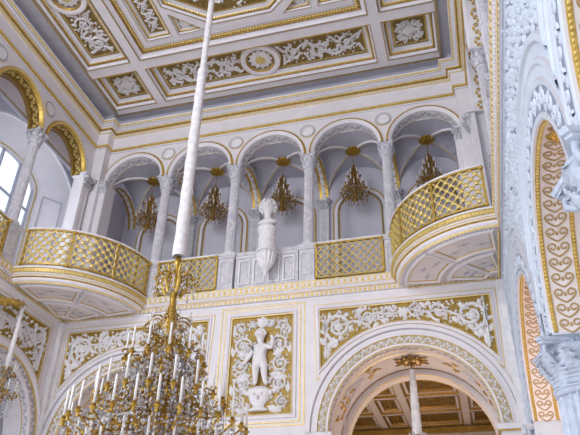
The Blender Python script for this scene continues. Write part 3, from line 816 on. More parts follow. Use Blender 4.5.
# ---- columns (prototype built at the origin, base on z = 0, front towards -y)
def acanthus(b, c, a, z0, h, r0, out, wd, m, T=ident):
    """one curling leaf standing on a bell, rooted at angle a"""
    ca, sa = cos(a), sin(a); rows = []
    N = 12
    for i in range(N + 1):
        t = i / N
        z = z0 + h * (t if t < .82 else .82 + (t - .82) * -.55 + .06)
        r = r0 + out * (t ** 2.2) + (0.02 * sin(pi * t)) * h
        ww = wd * (0.75 + .45 * sin(pi * t * .9)) * (1 - t ** 5) * (1 + .26 * (-1) ** i)
        row = []
        for q in (-1, -.5, 0, .5, 1):
            rr = r + (abs(q) * -.22 * wd if abs(q) > .7 else (.10 * wd if q == 0 else 0))
            row.append(T(c[0] + rr * ca - q * ww * sa, c[1] + rr * sa + q * ww * ca, c[2] + z))
        rows.append(row)
    b.grid(rows, m, False)
def volute(b, c, a, z, r, R, m, wd):
    ca, sa = cos(a), sin(a); pts = []; rs = []
    for i in range(15):
        t = i / 14; an = pi * 1.1 - t * 2 * pi * 1.4; rr = R * (1 - .75 * t)
        q = r + R * .2 + rr * -cos(an) ; zz = z + rr * sin(an)
        pts.append((c[0] + q * ca, c[1] + q * sa, c[2] + zz)); rs.append(wd * (1 - .5 * t))
    pts = [(c[0] + (r - R * 1.3) * ca, c[1] + (r - R * 1.3) * sa, c[2] + z - R * 2.0)] + pts; rs = [wd * .7] + rs
    b.tube(pts, rs, m, 5)
def capital(parent, z0, h, r, m, detail=True, mg=None, loc=(0, 0, 0)):
    mg = mg or m
    b = MB(); b.lathe([(r, 0), (r * 1.12, .01 * h / .3), (r * 1.12, .06 * h), (r * 1.0, .08 * h), (r * .98, .45 * h), (r * 1.15, .72 * h), (r * 1.42, .86 * h), (0.001, .86 * h)], (0, 0, z0), m, 20)
    cap = b.build('capital', parent)
    n = 8
    for row, (zz, hh, ou, w_, ph) in enumerate(((.06, .46, .55, .36, 0), (.10, .76, .72, .32, pi / 8))):
        for k in range(n):
            b = MB(); acanthus(b, (0, 0, z0), 2 * pi * k / n + ph, zz * h, hh * h, r * 1.0, r * ou, r * w_, m); b.build('leaf', cap)
    for k in range(4):
        b = MB(); volute(b, (0, 0, z0), pi / 4 + k * pi / 2, h * .76, r * 1.40, r * .32, m, r * .11); b.build('volute', cap)
    b = MB(); o = r * 1.42; ins = r * 1.18; pts = []
    for k in range(4):
        a = pi / 4 + k * pi / 2
        c0 = (o * sqrt(2) * cos(a), o * sqrt(2) * sin(a)); tx, ty = -sin(a), cos(a)
        pts += [(c0[0] - tx * r * .12, c0[1] - ty * r * .12), (c0[0] + tx * r * .12, c0[1] + ty * r * .12)]
        e = a + pi / 4
        for dq in (-.45, 0, .45):
            rr = ins * (1.0 + abs(dq) * .22)
            pts.append((rr * cos(e) - sin(e) * rr * dq, rr * sin(e) + cos(e) * rr * dq))
    rings = [[(x * k, y * k, z0 + zz * h) for x, y in pts] for k, zz in ((.86, .86), (.95, .88), (.95, .92), (1.0, .93), (1.03, .995), (1.03, 1.0))]
    b.grid([[rings[j][i] for j in range(6)] for i in range(len(pts))], m, False, closed=True)
    b.add(rings[-1], [tuple(range(len(pts)))], m); b.add(rings[0], [tuple(range(len(pts)))], m)
    for k in range(4):
        e = k * pi / 2
        for q in range(6):
            aa = 2 * pi * q / 6
            b.octa(((ins + .02 * r) * cos(e) - sin(e) * .12 * r * cos(aa), (ins + .02 * r) * sin(e) + cos(e) * .12 * r * cos(aa), z0 + h * .93 + .12 * r * sin(aa)), r * .11, m)
    b.build('abacus', cap)
    return cap
def gallery_column(label, group):
    t = thing('gallery_column', label, 'column', (0, 0, 0), group)
    b = MB()
    for (s, z0, z1) in ((.165, 0, .07), (.145, .07, .70), (.17, .70, .74), (.18, .74, .80)):
        b.box(-s, s, -s, s, z0, z1, MARBLE)
    for q0, q1, y0, y1 in ((-.10, -.085, .17, .62), (.085, .10, .17, .62), (-.085, .085, .17, .185), (-.085, .085, .605, .62)):
        b.box(q0, q1, -.150, .150, y0, y1, GREYB); b.box(-.15, .15, q0, q1, y0, y1, GREYB)
    b.build('pedestal', t)
    b = MB(); b.lathe([(.001, .80), (.155, .80), (.155, .835), (.14, .84), (.150, .86), (.125, .885), (.108, .89), (.108, .90)], (0, 0, 0), MARBLEW, 20); b.build('base', t)
    b = MB(); prof = [(.104, .90), (.103, 1.2), (.101, 1.6), (.097, 2.1), (.092, 2.55), (.091, 2.60)]
    b.lathe(prof, (0, 0, 0), MARBLE, 36, False, .08)
    b.lathe([(.092, 2.575), (.104, 2.58), (.104, 2.60), (.092, 2.605)], (0, 0, 0), MARBLEW, 20); b.build('shaft', t)
    capital(t, 2.60, .33, .112, CAPM)
    return t
colp = gallery_column('grey marble gallery column on the end wall, standing at the left rounded balcony', 'gallery columns')
def put(o, loc, rz=0.0):
    o.location = loc; o.rotation_euler = (0, 0, rz)
spots = [(TB(-2.355, -.13, ZG), 0, None),
         (TB(-.785, -.13, ZG), 0, 'grey marble gallery column just left of the white bust'),
         (TB(.785, -.13, ZG), 0, 'grey marble gallery column just right of the white bust'),
         (TB(2.355, -.13, ZG), 0, 'grey marble gallery column on the end wall, standing at the right rounded balcony'),
         (TL(8.08, -.13, ZG), pi / 2, 'grey marble gallery column in front of the arched window on the left wall'),
         (TL(6.51, -.13, ZG), pi / 2, 'grey marble gallery column of the left wall cut by the left picture edge'),
         (TR(8.08, -.13, ZG), pi / 2, 'gallery column of the right wall at the end of the right balcony rail'),
         (TR(6.51, -.13, ZG), pi / 2, 'second right wall gallery column from the end wall, seen edge on'),
         (TR(4.94, -.13, ZG), pi / 2, 'right wall gallery column seen edge on, nearest the top of the picture')]
for i, (p, rz, lab) in enumerate(spots):
    o = colp if i == 0 else copy_tree(colp)
    put(o, p, rz)
    if lab: o['label'] = lab

# ---- pilasters with capitals in the corners and on the loggia back wall
def pilaster(name, label, T, u, d, z0, z1, wd, dp, caph, m, group=None):
    c = T(u, d, z0); t = thing(name, label, 'pilaster', c, group)
    b = MB(); b.box(u - wd, u + wd, d, d + dp, z0, z1 - caph, m, T)
    for q in (-1, 1): b.box(u + q * wd * .62 - .008, u + q * wd * .62 + .008, d + dp, d + dp + .008, z0 + .15, z1 - caph - .08, MARBLEW, T)
    b.build('shaft', t)
    b = MB(); b.box(u - wd * 1.05, u + wd * 1.05, d, d + dp + .01, z1 - caph, z1 - caph + .03, MARBLEW, T)
    b.box(u - wd * .95, u + wd * .95, d, d + dp, z1 - caph, z1 - .04, m, T)
    R = Rel(b, lambda a, c_, h: T(a, d + dp + h * (1 + .9 * max(0, (c_ - z1 + caph) / caph)), c_), CAPM, .08)
    for q in (-1.0, -.35, .35, 1.0): R.leaf(u + q * wd * .85, z1 - caph, pi / 2, caph * .55, wd * .7)
    for q in (-.7, 0, .7): R.leaf(u + q * wd * .85, z1 - caph * .7, pi / 2, caph * .6, wd * .7)
    for q in (-1, 1): R.spiral(u + q * wd * 1.05, z1 - caph * .28, wd * .42, 0, q, 1.2, wd=wd * .12, leaves=False, fl=False)
    b.box(u - wd * 1.35, u + wd * 1.35, d, d + dp + .05, z1 - .05, z1, MARBLEW, T)
    b.build('capital', t); return t
for s, nm in ((-1, 'left'), (1, 'right')):
    pilaster('corner_pilaster', 'pale pilaster ending the gallery arcade beside the %s corner of the end wall' % nm, TB, s * 3.80, -.0, ZG, ZSP, .12, .11, .33, WHITE)
pilaster('corner_pilaster', 'pale pilaster ending the left wall arcade next to the arched window', TL, 9.60, .0, ZG, ZSP, .12, .11, .33, WHITE)
pilaster('corner_pilaster', 'pale pilaster ending the right wall arcade beyond the right balcony', TR, 9.60, .0, ZG, ZSP, .12, .11, .33, WHITE)
names = ['behind the column of the left balcony', 'behind the column left of the bust', 'behind the column right of the bust', 'behind the column of the right balcony']
for u, nn in zip((-2.355, -.785, .785, 2.355), names):
    pilaster('wall_pilaster', 'grey pilaster on the loggia back wall ' + nn, TB, u, LD1, ZG, 7.98, .11, .08, .30, MARBLE)

# ---- roundels between the arches
def roundel(label, T, u, z):
    c = T(u, 0, z); t = thing('roundel', label, 'roundel', c, 'roundels between the gallery arches')
    b = MB(); n = 24; rows = []
    for i in range(n):
        a = 2 * pi * i / n
        rows.append([T(u + q * 1.1 * cos(a), h, z + q * 1.1 * sin(a)) for q, h in ((.155, 0), (.15, .02), (.14, .025), (.125, .012), (.12, .02), (.105, .02), (.10, .004))])
    b.grid(rows, [GOLDL, GREYB, GREYB, DARK, WHITE, GREYB], True, closed=True); b.build('ring', t)
    b = MB(); b.add([T(u + .112 * cos(2 * pi * i / n), .006, z + .112 * sin(2 * pi * i / n)) for i in range(n)], [tuple(range(n))], MARBLEW); b.build('disc', t)
for u, nn in zip((-2.355, -.785, .785, 2.355), ('above the column of the left balcony', 'above the column left of the bust', 'above the column right of the bust', 'above the column of the right balcony')):
    roundel('small round medallion in the arcade spandrel ' + nn, TB, u, 8.72)
roundel('small round medallion above the column in front of the left window', TL, 8.08, 8.72)
roundel('small round medallion on the left wall at the left picture edge', TL, 6.51, 8.72)

# ---- balconies
def lattice(mp, s0, s1, z0, z1, st, br, bar, m, boss=True, gap=None):
    """diagonal lattice panel between s0..s1 and z0..z1; mp(s, d, z)"""
    b = MB(); n = max(1, int(round((s1 - s0) / st))); sx = (s1 - s0) / n; rowsN = max(1, int(round((z1 - z0) / st))); sz = (z1 - z0) / rowsN
    for i in range(n):
        for j in range(rowsN):
            a, c = s0 + i * sx, z0 + j * sz
            for (p, q) in (((a, c), (a + sx, c + sz)), ((a, c + sz), (a + sx, c))):
                dx, dz = q[0] - p[0], q[1] - p[1]; l = math.hypot(dx, dz); nx, nz = -dz / l * bar, dx / l * bar
                P4_ = [(p[0] - nx, p[1] - nz), (q[0] - nx, q[1] - nz), (q[0] + nx, q[1] + nz), (p[0] + nx, p[1] + nz)]
                v8 = [mp(x, -.012, z) for x, z in P4_] + [mp(x, .012, z) for x, z in P4_]
                b.add(v8, [(0, 1, 2, 3), (7, 6, 5, 4), (0, 4, 5, 1), (2, 6, 7, 3)], m)
            for (x, z) in ((a + sx / 2, c + sz / 2), (a, c)):
                if z <= z0 + 1e-6 or x <= s0 + 1e-6: continue
                k8 = [(x + br * cos(pi * k / 4), z + br * sin(pi * k / 4)) for k in range(8)]
                vs = [mp(x_, .016, z_) for x_, z_ in k8] + [mp(x, .032, z)] + [mp(x_, -.016, z_) for x_, z_ in k8]
                b.add(vs, [(k, (k + 1) % 8, 8) for k in range(8)] + [(k, 9 + k, 9 + (k + 1) % 8, (k + 1) % 8) for k in range(8)] + [tuple(range(16, 8, -1))], m)
    return b
def rail_strip(b, mp, s0, s1, z0, z1, d0, d1, m, n=24):
    rows = []
    for i in range(n + 1):
        s = s0 + (s1 - s0) * i / n
        rows.append([mp(s, d0, z0), mp(s, d1, z0), mp(s, d1, z1), mp(s, d0, z1), mp(s, d0, z0)])
    b.grid(rows, m, False)
    b.add(rows[0][:4], [(0, 1, 2, 3)], m); b.add(rows[-1][:4], [(0, 1, 2, 3)], m)
def railing(label, mp, s0, s1, base, posts, n=24, st=.15, br=.036, bar=.011, zt=6.0, zb=5.215, group='gilt lattice railings'):
    t = thing('balcony_railing', label, 'railing', base, group)
    b = MB(); rail_strip(b, mp, s0, s1, zt - .03, zt, -.035, .035, MARBLEW, n); b.build('handrail', t)
    b = MB(); rail_strip(b, mp, s0, s1, zt - .055, zt - .03, -.02, .02, GOLD, n); b.build('rail_bar', t)
    b = MB(); rail_strip(b, mp, s0, s1, zb + .05, zb + .075, -.02, .02, GOLD, n); b.build('rail_bar', t)
    for p in posts:
        b = MB(); rail_strip(b, mp, p - .02, p + .02, zb, zt - .03, -.02, .02, GOLD, 1)
        q = mp(p, .03, zt - .06); b.ball(q, .035, GOLD, seg=8, rings=6)
        q = mp(p, .03, zb + .06); b.ball(q, .03, GOLD, seg=8, rings=6)
        b.build('post', t)
    for a, c in zip(posts[:-1], posts[1:]):
        lattice(mp, a + .02, c - .02, zb + .075, zt - .055, st, br, bar, GOLDL).build('lattice_panel', t)
    return t
RB, RRAIL = 1.80, 1.725
def balcony(side, label, raillabel):
    cx = XL if side < 0 else XR; sg = 1 if side < 0 else -1
    pol = lambda r, a, z: (cx + sg * r * cos(a), YB - r * sin(a), z)
    t = thing('corner_balcony', label, 'balcony', (cx + sg * .02, YB - .02, 4.95), 'corner balconies')
    n = 28; b = MB()
    prof = [(1.62, 4.95), (1.63, 4.935), (1.655, 4.935), (1.67, 4.96), (1.70, 4.985), (1.705, 5.02), (1.735, 5.04), (1.735, 5.06), (1.75, 5.07), (1.75, 5.09), (1.765, 5.16), (1.79, 5.175), (1.79, 5.205)]
    b.grid([[pol(r, pi / 2 * i / n, z) for r, z in prof] for i in range(n + 1)], [WHITE, WHITE, GOLDL, WHITE, WHITE, GOLD, WHITE, GOLDL, WHITE, WHITE, GOLDL, WHITE], False)
    for k in range(42):
        a = pi / 2 * (k + .5) / 42; w_ = .016
        for (r0, r1, z0, z1, ww) in ((1.75, 1.788, 5.10, 5.16, .017), ):
            vs = [pol(r, a + q * ww, z) for q in (-1, 1) for r in (r0, r1) for z in (z0, z1)]
            b.add(vs, [(0, 1, 3, 2), (4, 6, 7, 5), (2, 3, 7, 6), (0, 2, 6, 4), (1, 5, 7, 3)], GOLDL)
    b.build('moulded_rim', t)
    b = MB(); rows = [[pol(r, pi / 2 * i / n, 4.95) for r in (.0, .5, 1.0, 1.62)] for i in range(n + 1)]; b.grid(rows, WHITE)
    rows = [[pol(r, pi / 2 * i / n, 5.205) for r in (.0, .9, 1.79)] for i in range(n + 1)]; b.grid(rows, WHITE); b.build('slab', t)
    # gold beaded mouldings along the two walls and grey key bands
    b = MB()
    for k in range(40):
        s = .06 + 1.48 * (k + .5) / 40
        for ang in (0, pi / 2):
            off = .045
            p = (cx + sg * s, YB - off, 4.90) if ang == 0 else (cx + sg * off, YB - s, 4.90)
            b.octa(p, .02, GOLDL)
    M = lambda x, y, h: (cx + sg * x, YB - y, 4.95 - h)
    b.build('bead_moulding', t)
    for (r0, r1, a0, a1) in ((1.02, 1.52, 6, 42), (1.02, 1.52, 48, 84), (.28, .82, 11, 42), (.28, .82, 48, 79)):
        b = MB(); N = 10
        pts = [(r0 * cos(radians(a0 + (a1 - a0) * i / N)), r0 * sin(radians(a0 + (a1 - a0) * i / N))) for i in range(N + 1)] + [(r1 * cos(radians(a1 - (a1 - a0) * i / N)), r1 * sin(radians(a1 - (a1 - a0) * i / N))) for i in range(N + 1)]
        pts = pts[::-1]
        frame(b, M, pts, [(-.05, 0), (-.045, .03), (-.02, .04), (0.0, .03), (.01, .015), (.022, .018), (.03, .004)], [WHITE, WHITE, WHITE, WHITE, GOLDL, GOLD])
        fill(b, M, offset(pts, .02), .006, PINKW)
        R = Rel(b, lambda x, y, h: M(x, y, .006 + h), LAV, .01)
        for q in (.2, .5, .8):
            an = radians(a0 + (a1 - a0) * q); rr = (r0 + r1) / 2 + .06 * (1 if q == .5 else -1)
            R.flower(rr * cos(an), rr * sin(an), .05, 5, an); R.leaf(rr * cos(an), rr * sin(an), an + pi / 2, .13, .03); R.leaf(rr * cos(an), rr * sin(an), an - pi / 2, .13, .03)
        b.build('underside_panel', t)
    b = MB()
    for rr in (.92, 1.59, .19): b.grid([[M(q * cos(pi / 2 * i / 20), q * sin(pi / 2 * i / 20), .002) for q in (rr - .03, rr + .03)] for i in range(21)], PINKW)
    b.grid([[M(q * cos(pi / 4) - e * .5, q * sin(pi / 4) + e * .5, .0024) for e in (-.05, .05)] for q in (.22, .8, 1.49)], PINKW)
    for rr in (.92, 1.59, .19):
        k2 = int(rr * pi / 2 / .06)
        for k in range(k2):
            a = pi / 2 * (k + .5) / k2; c = (rr * cos(a), rr * sin(a)); q = .018
            vs = [M(c[0] + x * q, c[1] + y * q, h) for x, y, h in ((-1, -1, .001), (1, -1, .001), (1, 1, .001), (-1, 1, .001), (0, 0, .014))]
            b.add(vs, [(0, 1, 4), (1, 2, 4), (2, 3, 4), (3, 0, 4)], GREYB)
    for ang in (45,):
        for k in range(8):
            rr = .30 + 1.15 * k / 7; a = radians(ang); c = (rr * cos(a), rr * sin(a)); q = .02
            vs = [M(c[0] + x * q, c[1] + y * q, h) for x, y, h in ((-1, -1, .001), (1, -1, .001), (1, 1, .001), (-1, 1, .001), (0, 0, .014))]
            b.add(vs, [(0, 1, 4), (1, 2, 4), (2, 3, 4), (3, 0, 4)], GREYB)
    b.build('key_band', t)
    mp = lambda s, d, z: pol(RRAIL + d, s / RRAIL, z)
    s0, s1 = RRAIL * .06, RRAIL * (pi / 2 - .085)
    posts = [s0 + (s1 - s0) * k / 3 for k in range(4)]
    railing(raillabel, mp, s0, s1, pol(RRAIL, pi / 4, 5.2), posts, 28)
balcony(-1, 'rounded corner balcony with gilt rim and panelled underside in the left corner of the hall', 'curved gilt lattice railing of the left corner balcony below the arched window')
balcony(1, 'rounded corner balcony with gilt rim and panelled underside in the right corner of the hall', 'curved gilt lattice railing of the right corner balcony')
mpB = lambda s, d, z: TB(s, .02 + d, z)
railing('straight gilt railing between the left balcony and the column left of the bust', mpB, -2.19, -.95, TB(-1.57, .02, ZG), [-2.17, -.97], 2, .15, .022, .009)
railing('straight gilt railing between the column right of the bust and the right balcony', mpB, .95, 2.19, TB(1.57, .02, ZG), [.97, 2.17], 2, .15, .022, .009)
mpL = lambda s, d, z: TL(s, .0 + d, z)
railing('gilt lattice railing of the left wall gallery at the left picture edge', mpL, 6.68, 7.91, TL(7.3, 0, ZG), [6.7, 7.89], 2)

# ---- marble parapet under the bust
t = thing('marble_parapet', 'grey marble panelled parapet between two columns behind the bust console', 'parapet', TB(0, -.1, ZG))
b = MB(); b.box(-.61, .61, -.20, -.04, ZG, 5.93, MARBLE, TB); b.build('wall_slab', t)
b = MB(); b.box(-.61, .61, -.24, 0.0, 5.93, 6.0, MARBLE, TB); b.box(-.61, .61, -.22, -.02, 5.90, 5.93, MARBLEW, TB); b.build('coping', t)
b = MB(); b.box(-.61, .61, -.22, -.02, ZG, 5.27, MARBLE, TB); b.build('plinth', t)
for u in (-.43, -.145, .145, .43):
    b = MB(); M = lambda a, c, h: TB(a, -.04 + h, c)
    frame(b, M, rect(u - .115, u + .115, 5.33, 5.84), [(0, 0), (0, .02), (.03, .02), (.045, .0)], [MARBLEW, MARBLEW, GREYB]); b.build('panel_frame', t)

# ---- bust on its console
cy_ = YB - .20; cxb = CX + .07
t = thing('wall_console', 'white fluted console bracket carrying the bust in front of the grey parapet', 'console', (cxb, cy_, 5.33))
b = MB(); b.lathe([(.001, 0), (.02, .0), (.035, .03), (.025, .06), (.06, .10), (.05, .12)], (cxb, cy_, 5.33), MARBLEW, 16); b.build('finial', t)
b = MB(); b.lathe([(.045, .12), (.09, .17), (.14, .25), (.175, .36), (.185, .44), (.175, .47)], (cxb, cy_, 5.33), MARBLEW, 28, False, .10); b.build('fluted_bowl', t)
b = MB(); b.lathe([(.175, .47), (.195, .485), (.195, .515), (.165, .53), (.160, .72), (.175, .74), (.175, .77), (.160, .78), (.165, .92), (.185, .96), (.185, .99), (.14, 1.0), (.07, 1.01), (.001, 1.01)], (cxb, cy_, 5.33), MARBLEW, 40, False); b.build('drum', t)
b = MB(); b.box(cxb - .07, cxb + .07, cy_ + .1, YB - -.04, 5.75, 6.1, MARBLEW); b.build('fixing_block', t)
t = thing('portrait_bust', 'white marble bust of a curly haired head turned sideways, on the console between the columns', 'bust', (cxb, cy_, 6.345))
b = MB()
SX = lambda x, y, z: (cxb + x * 1.45, cy_ - y * 1.3, 6.385 + z * .98)
b.lathe([(.001, -.055), (.07, -.055), (.075, -.03), (.045, -.015), (.05, .01), (.07, .05), (.001, .05)], (cxb, cy_, 6.40), MARBLEW, 16, False)
rows = []
prof = [(.04, .03, 0, 0), (.05, .04, .025, 0), (.115, .075, .05, .0), (.130, .085, .075, .0), (.120, .08, .105, .0), (.075, .06, .135, .005), (.046, .048, .165, .01), (.044, .048, .27, .015), (.066, .085, .31, .028), (.084, .11, .34, .034), (.094, .122, .39, .034), (.096, .122, .44, .026), (.08, .098, .50, .012), (.055, .07, .545, .005), (.001, .001, .565, 0)]
for i in range(24):
    a = 2 * pi * i / 24; row = []
    for (rx, ry, z, oy) in prof:
        y = oy + ry * sin(a); x = rx * cos(a)
        fa = max(0, sin(a)) ** 6
        if .30 < z < .50: y += fa * {.31: .012, .34: .006, .39: .030, .44: -.004}.get(z, 0)
        row.append(SX(x, y, z))
    rows.append(row)
b.grid(rows, MARBLEW, True, closed=True)
for q in (-1, 1):
    b.ball(SX(q * .036, .142, .425), .013, MARBLEW, seg=8, rings=6); b.ball(SX(q * .085, .01, .40), .022, MARBLEW, sz=1.4, seg=8)
b.ball(SX(0, .166, .385), .016, MARBLEW, sz=1.6, seg=8); b.ball(SX(0, .145, .345), .020, MARBLEW, sx=1.4, sz=.45, seg=8)
b.build('head_and_shoulders', t)
b = MB()
for k in range(95):
    a = random.uniform(0, 2 * pi); z = random.uniform(.36, .58)
    if sin(a) > .55 and z < .47: continue
    rr = .095 * sqrt(max(.05, 1 - ((z - .42) / .17) ** 2)) + .018
    b.ball(SX(rr * cos(a), .01 + rr * 1.1 * sin(a), z), random.uniform(.020, .034), MARBLEW, seg=6, rings=4)
for q in (-1, 1):
    for k in range(2):
        for e in (0, -.035): b.ball(SX(q * (.088 - .006 * k), e + .0, .37 - .032 * k), .032, MARBLEW, seg=6)
b.ball(SX(0, -.035, .41), .118, MARBLEW, seg=14, rings=10, sz=1.15, sy=.8)
b.ball(SX(0, -.01, .50), .105, MARBLEW, seg=14, rings=10, sz=.9)
for q in ():
    pass
b.build('curly_hair', t)

# ---- relief panels of the end wall and left wall
WPROF = [(-.16, 0), (-.155, .012), (-.14, .012), (-.135, .004), (-.09, .004), (-.085, .03), (-.05, .035), (-.045, .02), (-.03, .02), (-.025, .035), (-.01, .03), (0, .0)]
WM = [GOLDL, GOLDL, WHITE, WHITE, WHITE, WHITE, GOLD, WHITE, WHITE, GOLDL, GOLD]
def spandrel_panel(label, T, uc, h, R0, zc, zt, scale=1.0, white=False):
    t = thing('spandrel_relief', label, 'relief panel', T(uc, 0, zt))
    M = lambda a, c, hh: T(a, hh, c)
    N = 28; al = math.acos(h / R0)
    arc = [(uc + R0 * cos(al + (pi - 2 * al) * i / N), zc + R0 * sin(al + (pi - 2 * al) * i / N)) for i in range(N + 1)]
    pts = [(uc - h, zt)] + arc[::-1] + [(uc + h, zt)]
    b = MB(); frame(b, M, pts, [(k * .85, hh) for k, hh in WPROF], WM)
    b.build('frame', t)
    b = MB()
    for i in range(N):
        b.quad(M(*arc[i], .004), M(*arc[i + 1], .004), M(arc[i + 1][0], zt, .004), M(arc[i][0], zt, .004), GFIELD)
    b.build('gilt_ground', t)
    b = MB(); R = Rel(b, lambda a, c, hh: M(a, c, .004 + hh), ORN, .055)
    inside = lambda x, y: abs(x - uc) < h - .03 and y < zt - .03 and math.hypot(x - uc, y - zc) > R0 + .03
    for s in (-1, 1):
        # big corner scroll, then smaller ones towards the crown
        k1 = .27 * scale
        R.spiral(uc + s * (h - .30 * scale), zt - .31 * scale, k1, -pi / 2, s, 1.5)
        x = uc + s * (h - .30 * scale - .50 * scale); r = .19 * scale; sg = -s; i = 0
        while abs(x - uc) > .12:
            zl = zc + sqrt(max(.01, R0 ** 2 - (x - uc) ** 2)); mid = (zl + zt) / 2; r = min(r, (zt - zl) * .44)
            R.spiral(x, mid, r, pi / 2 * sg, sg, 1.3); R.leaf(x + s * r * 1.1, mid + r * .6 * sg, .8 * sg, r, r * .5); R.leaf(x - s * r * 1.1, mid - r * .5 * sg, pi + .8 * sg, r, r * .5)
            x -= s * r * 2.1; sg = -sg
        zl = zc + sqrt(max(.01, R0 ** 2 - h * h))
        R.leaf(uc + s * (h - .10), zl + .12, pi / 2, .30 * scale, .12); R.leaf(uc + s * (h - .12), zl + .28, pi / 2 + .5 * s, .25 * scale, .12)
        R.leaf(uc + s * (h - .07), zt - .62 * scale, pi / 2 - .6 * s, .2, .1)
        path = [(uc + s * (h - .08), zl + .1 + (zt - zl - .2) * q / 8 ) for q in range(9)]
        R.stem(path, .014)
    R.flower(uc, (zt + zc + R0) / 2, .11, 6)
    R.stem([(uc + (q / 8 - 1) * (h - .3 * scale), max((zt + zc + R0) / 2 - .02, zc + sqrt(max(0, (R0 + .05) ** 2 - ((q / 8 - 1) * (h - .3 * scale)) ** 2))) if False else (zt + zc + sqrt(R0 ** 2 - ((q / 8 - 1) * (h - .3 * scale)) ** 2)) / 2 + .03 * sin(q * 1.6)) for q in range(17)], .012)
    R.scatter(inside, int(250 * scale), (uc - h, uc + h, zc, zt), .066)
    b.build('scroll_relief', t)
spandrel_panel('gilt spandrel relief with white scrolls over the right arch of the end wall', TB, 2.435, 1.39, 1.74, ZLOW, 4.63)
spandrel_panel('gilt spandrel relief with white scrolls over the left arch, behind the big chandelier', TB, -2.435, 1.39, 1.74, ZLOW, 4.63)
spandrel_panel('narrow gilt spandrel relief over the left wall arch beside the left corner', TL, 8.62, .98, 1.46, ZLOW, 4.62, .8)
# big bevelled arch mouldings under the spandrels
# ---- putto panel
t = thing('putto_relief', 'gilt relief panel with a white cherub among scrolls, in the middle of the end wall', 'relief panel', TB(-.02, 0, 2.9))
M = lambda a, c, hh: TB(a, hh, c)
pp = rect(-.55, .53, 2.93, 4.62)
b = MB(); frame(b, M, pp, WPROF, WM); frame_line(b, M, rect(-.78, .76, 2.72, 4.84), 0, .012, .016, GOLDL); b.build('frame', t)
b = MB(); fill(b, M, pp, .004, GFIELD); b.build('gilt_ground', t)
b = MB(); R = Rel(b, lambda a, c, hh: M(a, c, .004 + hh), ORN, .055)
for s in (-1, 1):
    for (x, z, r, a0, sg) in ((.38, 4.43, .12, -pi / 2, 1), (.33, 4.10, .17, pi, -1), (.36, 3.75, .15, pi / 2, 1), (.33, 3.42, .16, pi, -1), (.40, 3.10, .11, pi / 2, 1), (.16, 4.50, .07, 0, -1)):
        R.spiral(-.01 + s * x, z, r, a0 if s > 0 else pi - a0, sg * s, 1.45)
    for (x, z, a, L) in ((.12, 4.42, 1.0, .2), (.20, 3.92, .4, .25), (.16, 3.60, -.3, .34), (.20, 3.25, .8, .22), (.5, 3.93, 1.4, .2), (.49, 3.25, 1.5, .2), (.14, 3.05, -.4, .28), (.50, 4.28, 1.5, .16), (.25, 2.98, .3, .2)):
        R.leaf(-.01 + s * x, z, a if s > 0 else pi - a, L, L * .42)
R.flower(-.01, 4.53, .13, 6, .3); R.leaf(-.01, 4.42, pi / 2, .2, .16)
R.scatter(lambda x, z: .15 < abs(x) < .5, 150, (-.52, .5, 2.96, 4.58), .062)
b.build('scroll_relief', t)
b = MB()
VB = lambda x, y, z: TB(-.01 + x, .02 + y, z)
b.lathe([(.001, 2.97), (.16, 2.97), (.17, 3.0), (.10, 3.03), (.10, 3.07), (.15, 3.12), (.19, 3.24), (.205, 3.30), (.19, 3.33), (.14, 3.34), (.12, 3.37), (.001, 3.37)], (0, 0, 0), ORN, 18, T=lambda x, y, z: VB(x, y * .45, z))
for q in (-1, 1):
    b.ball((q * .20, .0, 3.27), .05, ORN, T=VB, seg=8); b.ball((q * .06, .085, 3.24), .022, ORN, T=VB)
b.ball((0, .10, 3.18), .03, ORN, T=VB, sz=1.4)
b.build('mask_urn', t)
# the cherub: one skinned figure
def skinned(name, parent, verts, edges, radii, mt, T, root=0, sub=2):
    base = parent['_w']
    me = bpy.data.meshes.new(name); me.from_pydata([tuple(Vector(T(*p)) - Vector(base)) for p in verts], edges, []); me.materials.append(mt)
    o = bpy.data.objects.new(name, me); COL.objects.link(o); o.parent = parent
    sk = o.modifiers.new('skin', 'SKIN'); sk.use_smooth_shade = True
    for i, r in enumerate(radii):
        d = me.skin_vertices[0].data[i]; d.radius = (r, r) if not isinstance(r, tuple) else r; d.use_root = (i == root)
    ss = o.modifiers.new('sub', 'SUBSURF'); ss.levels = sub; ss.render_levels = sub
    return o
CH = lambda x, y, z: TB(-.01 + x, .05 + y, z)
V = [(0, .0, 3.80), (0, .02, 3.90), (.0, .02, 4.02), (0, .01, 4.11), (0, .02, 4.17),          # pelvis belly chest neck headbase
     (.0, .03, 4.25), (.0, .03, 4.32),
     (.075, .0, 3.74), (.09, .03, 3.58), (.12, .0, 3.42), (.15, .03, 3.39),               # his left leg
     (-.065, .02, 3.74), (-.05, .06, 3.58), (-.055, .03, 3.42), (-.08, .06, 3.385),            # right leg
     (.11, .01, 4.06), (.21, .03, 4.02), (.24, .05, 4.16), (.20, .06, 4.24),                 # raised arm
     (-.10, .01, 4.06), (-.17, .02, 3.92), (-.25, .03, 3.80), (-.29, .03, 3.76)]
Ed = [(0, 1), (1, 2), (2, 3), (3, 4), (4, 5), (5, 6), (0, 7), (7, 8), (8, 9), (9, 10), (0, 11), (11, 12), (12, 13), (13, 14), (2, 15), (15, 16), (16, 17), (17, 18), (2, 19), (19, 20), (20, 21), (21, 22)]
Rr = [.10, .10, .095, .05, .06, .09, .05, .078, .056, .04, .026, .078, .056, .04, .026, .052, .042, .034, .028, .052, .042, .034, .028]
skinned('cherub', t, V, Ed, Rr, ORN, CH)
b = MB()
b.ball((0, .03, 4.265), .082, ORN, T=CH, seg=12, rings=8)
for q in range(14):
    a = pi * q / 13; b.ball((.085 * cos(a), .03, 4.28 + .085 * sin(a)), .03, ORN, T=CH, seg=6)
for q in (-1, 1): b.ball((q * .03, .105, 4.265), .010, GREYB, T=CH)
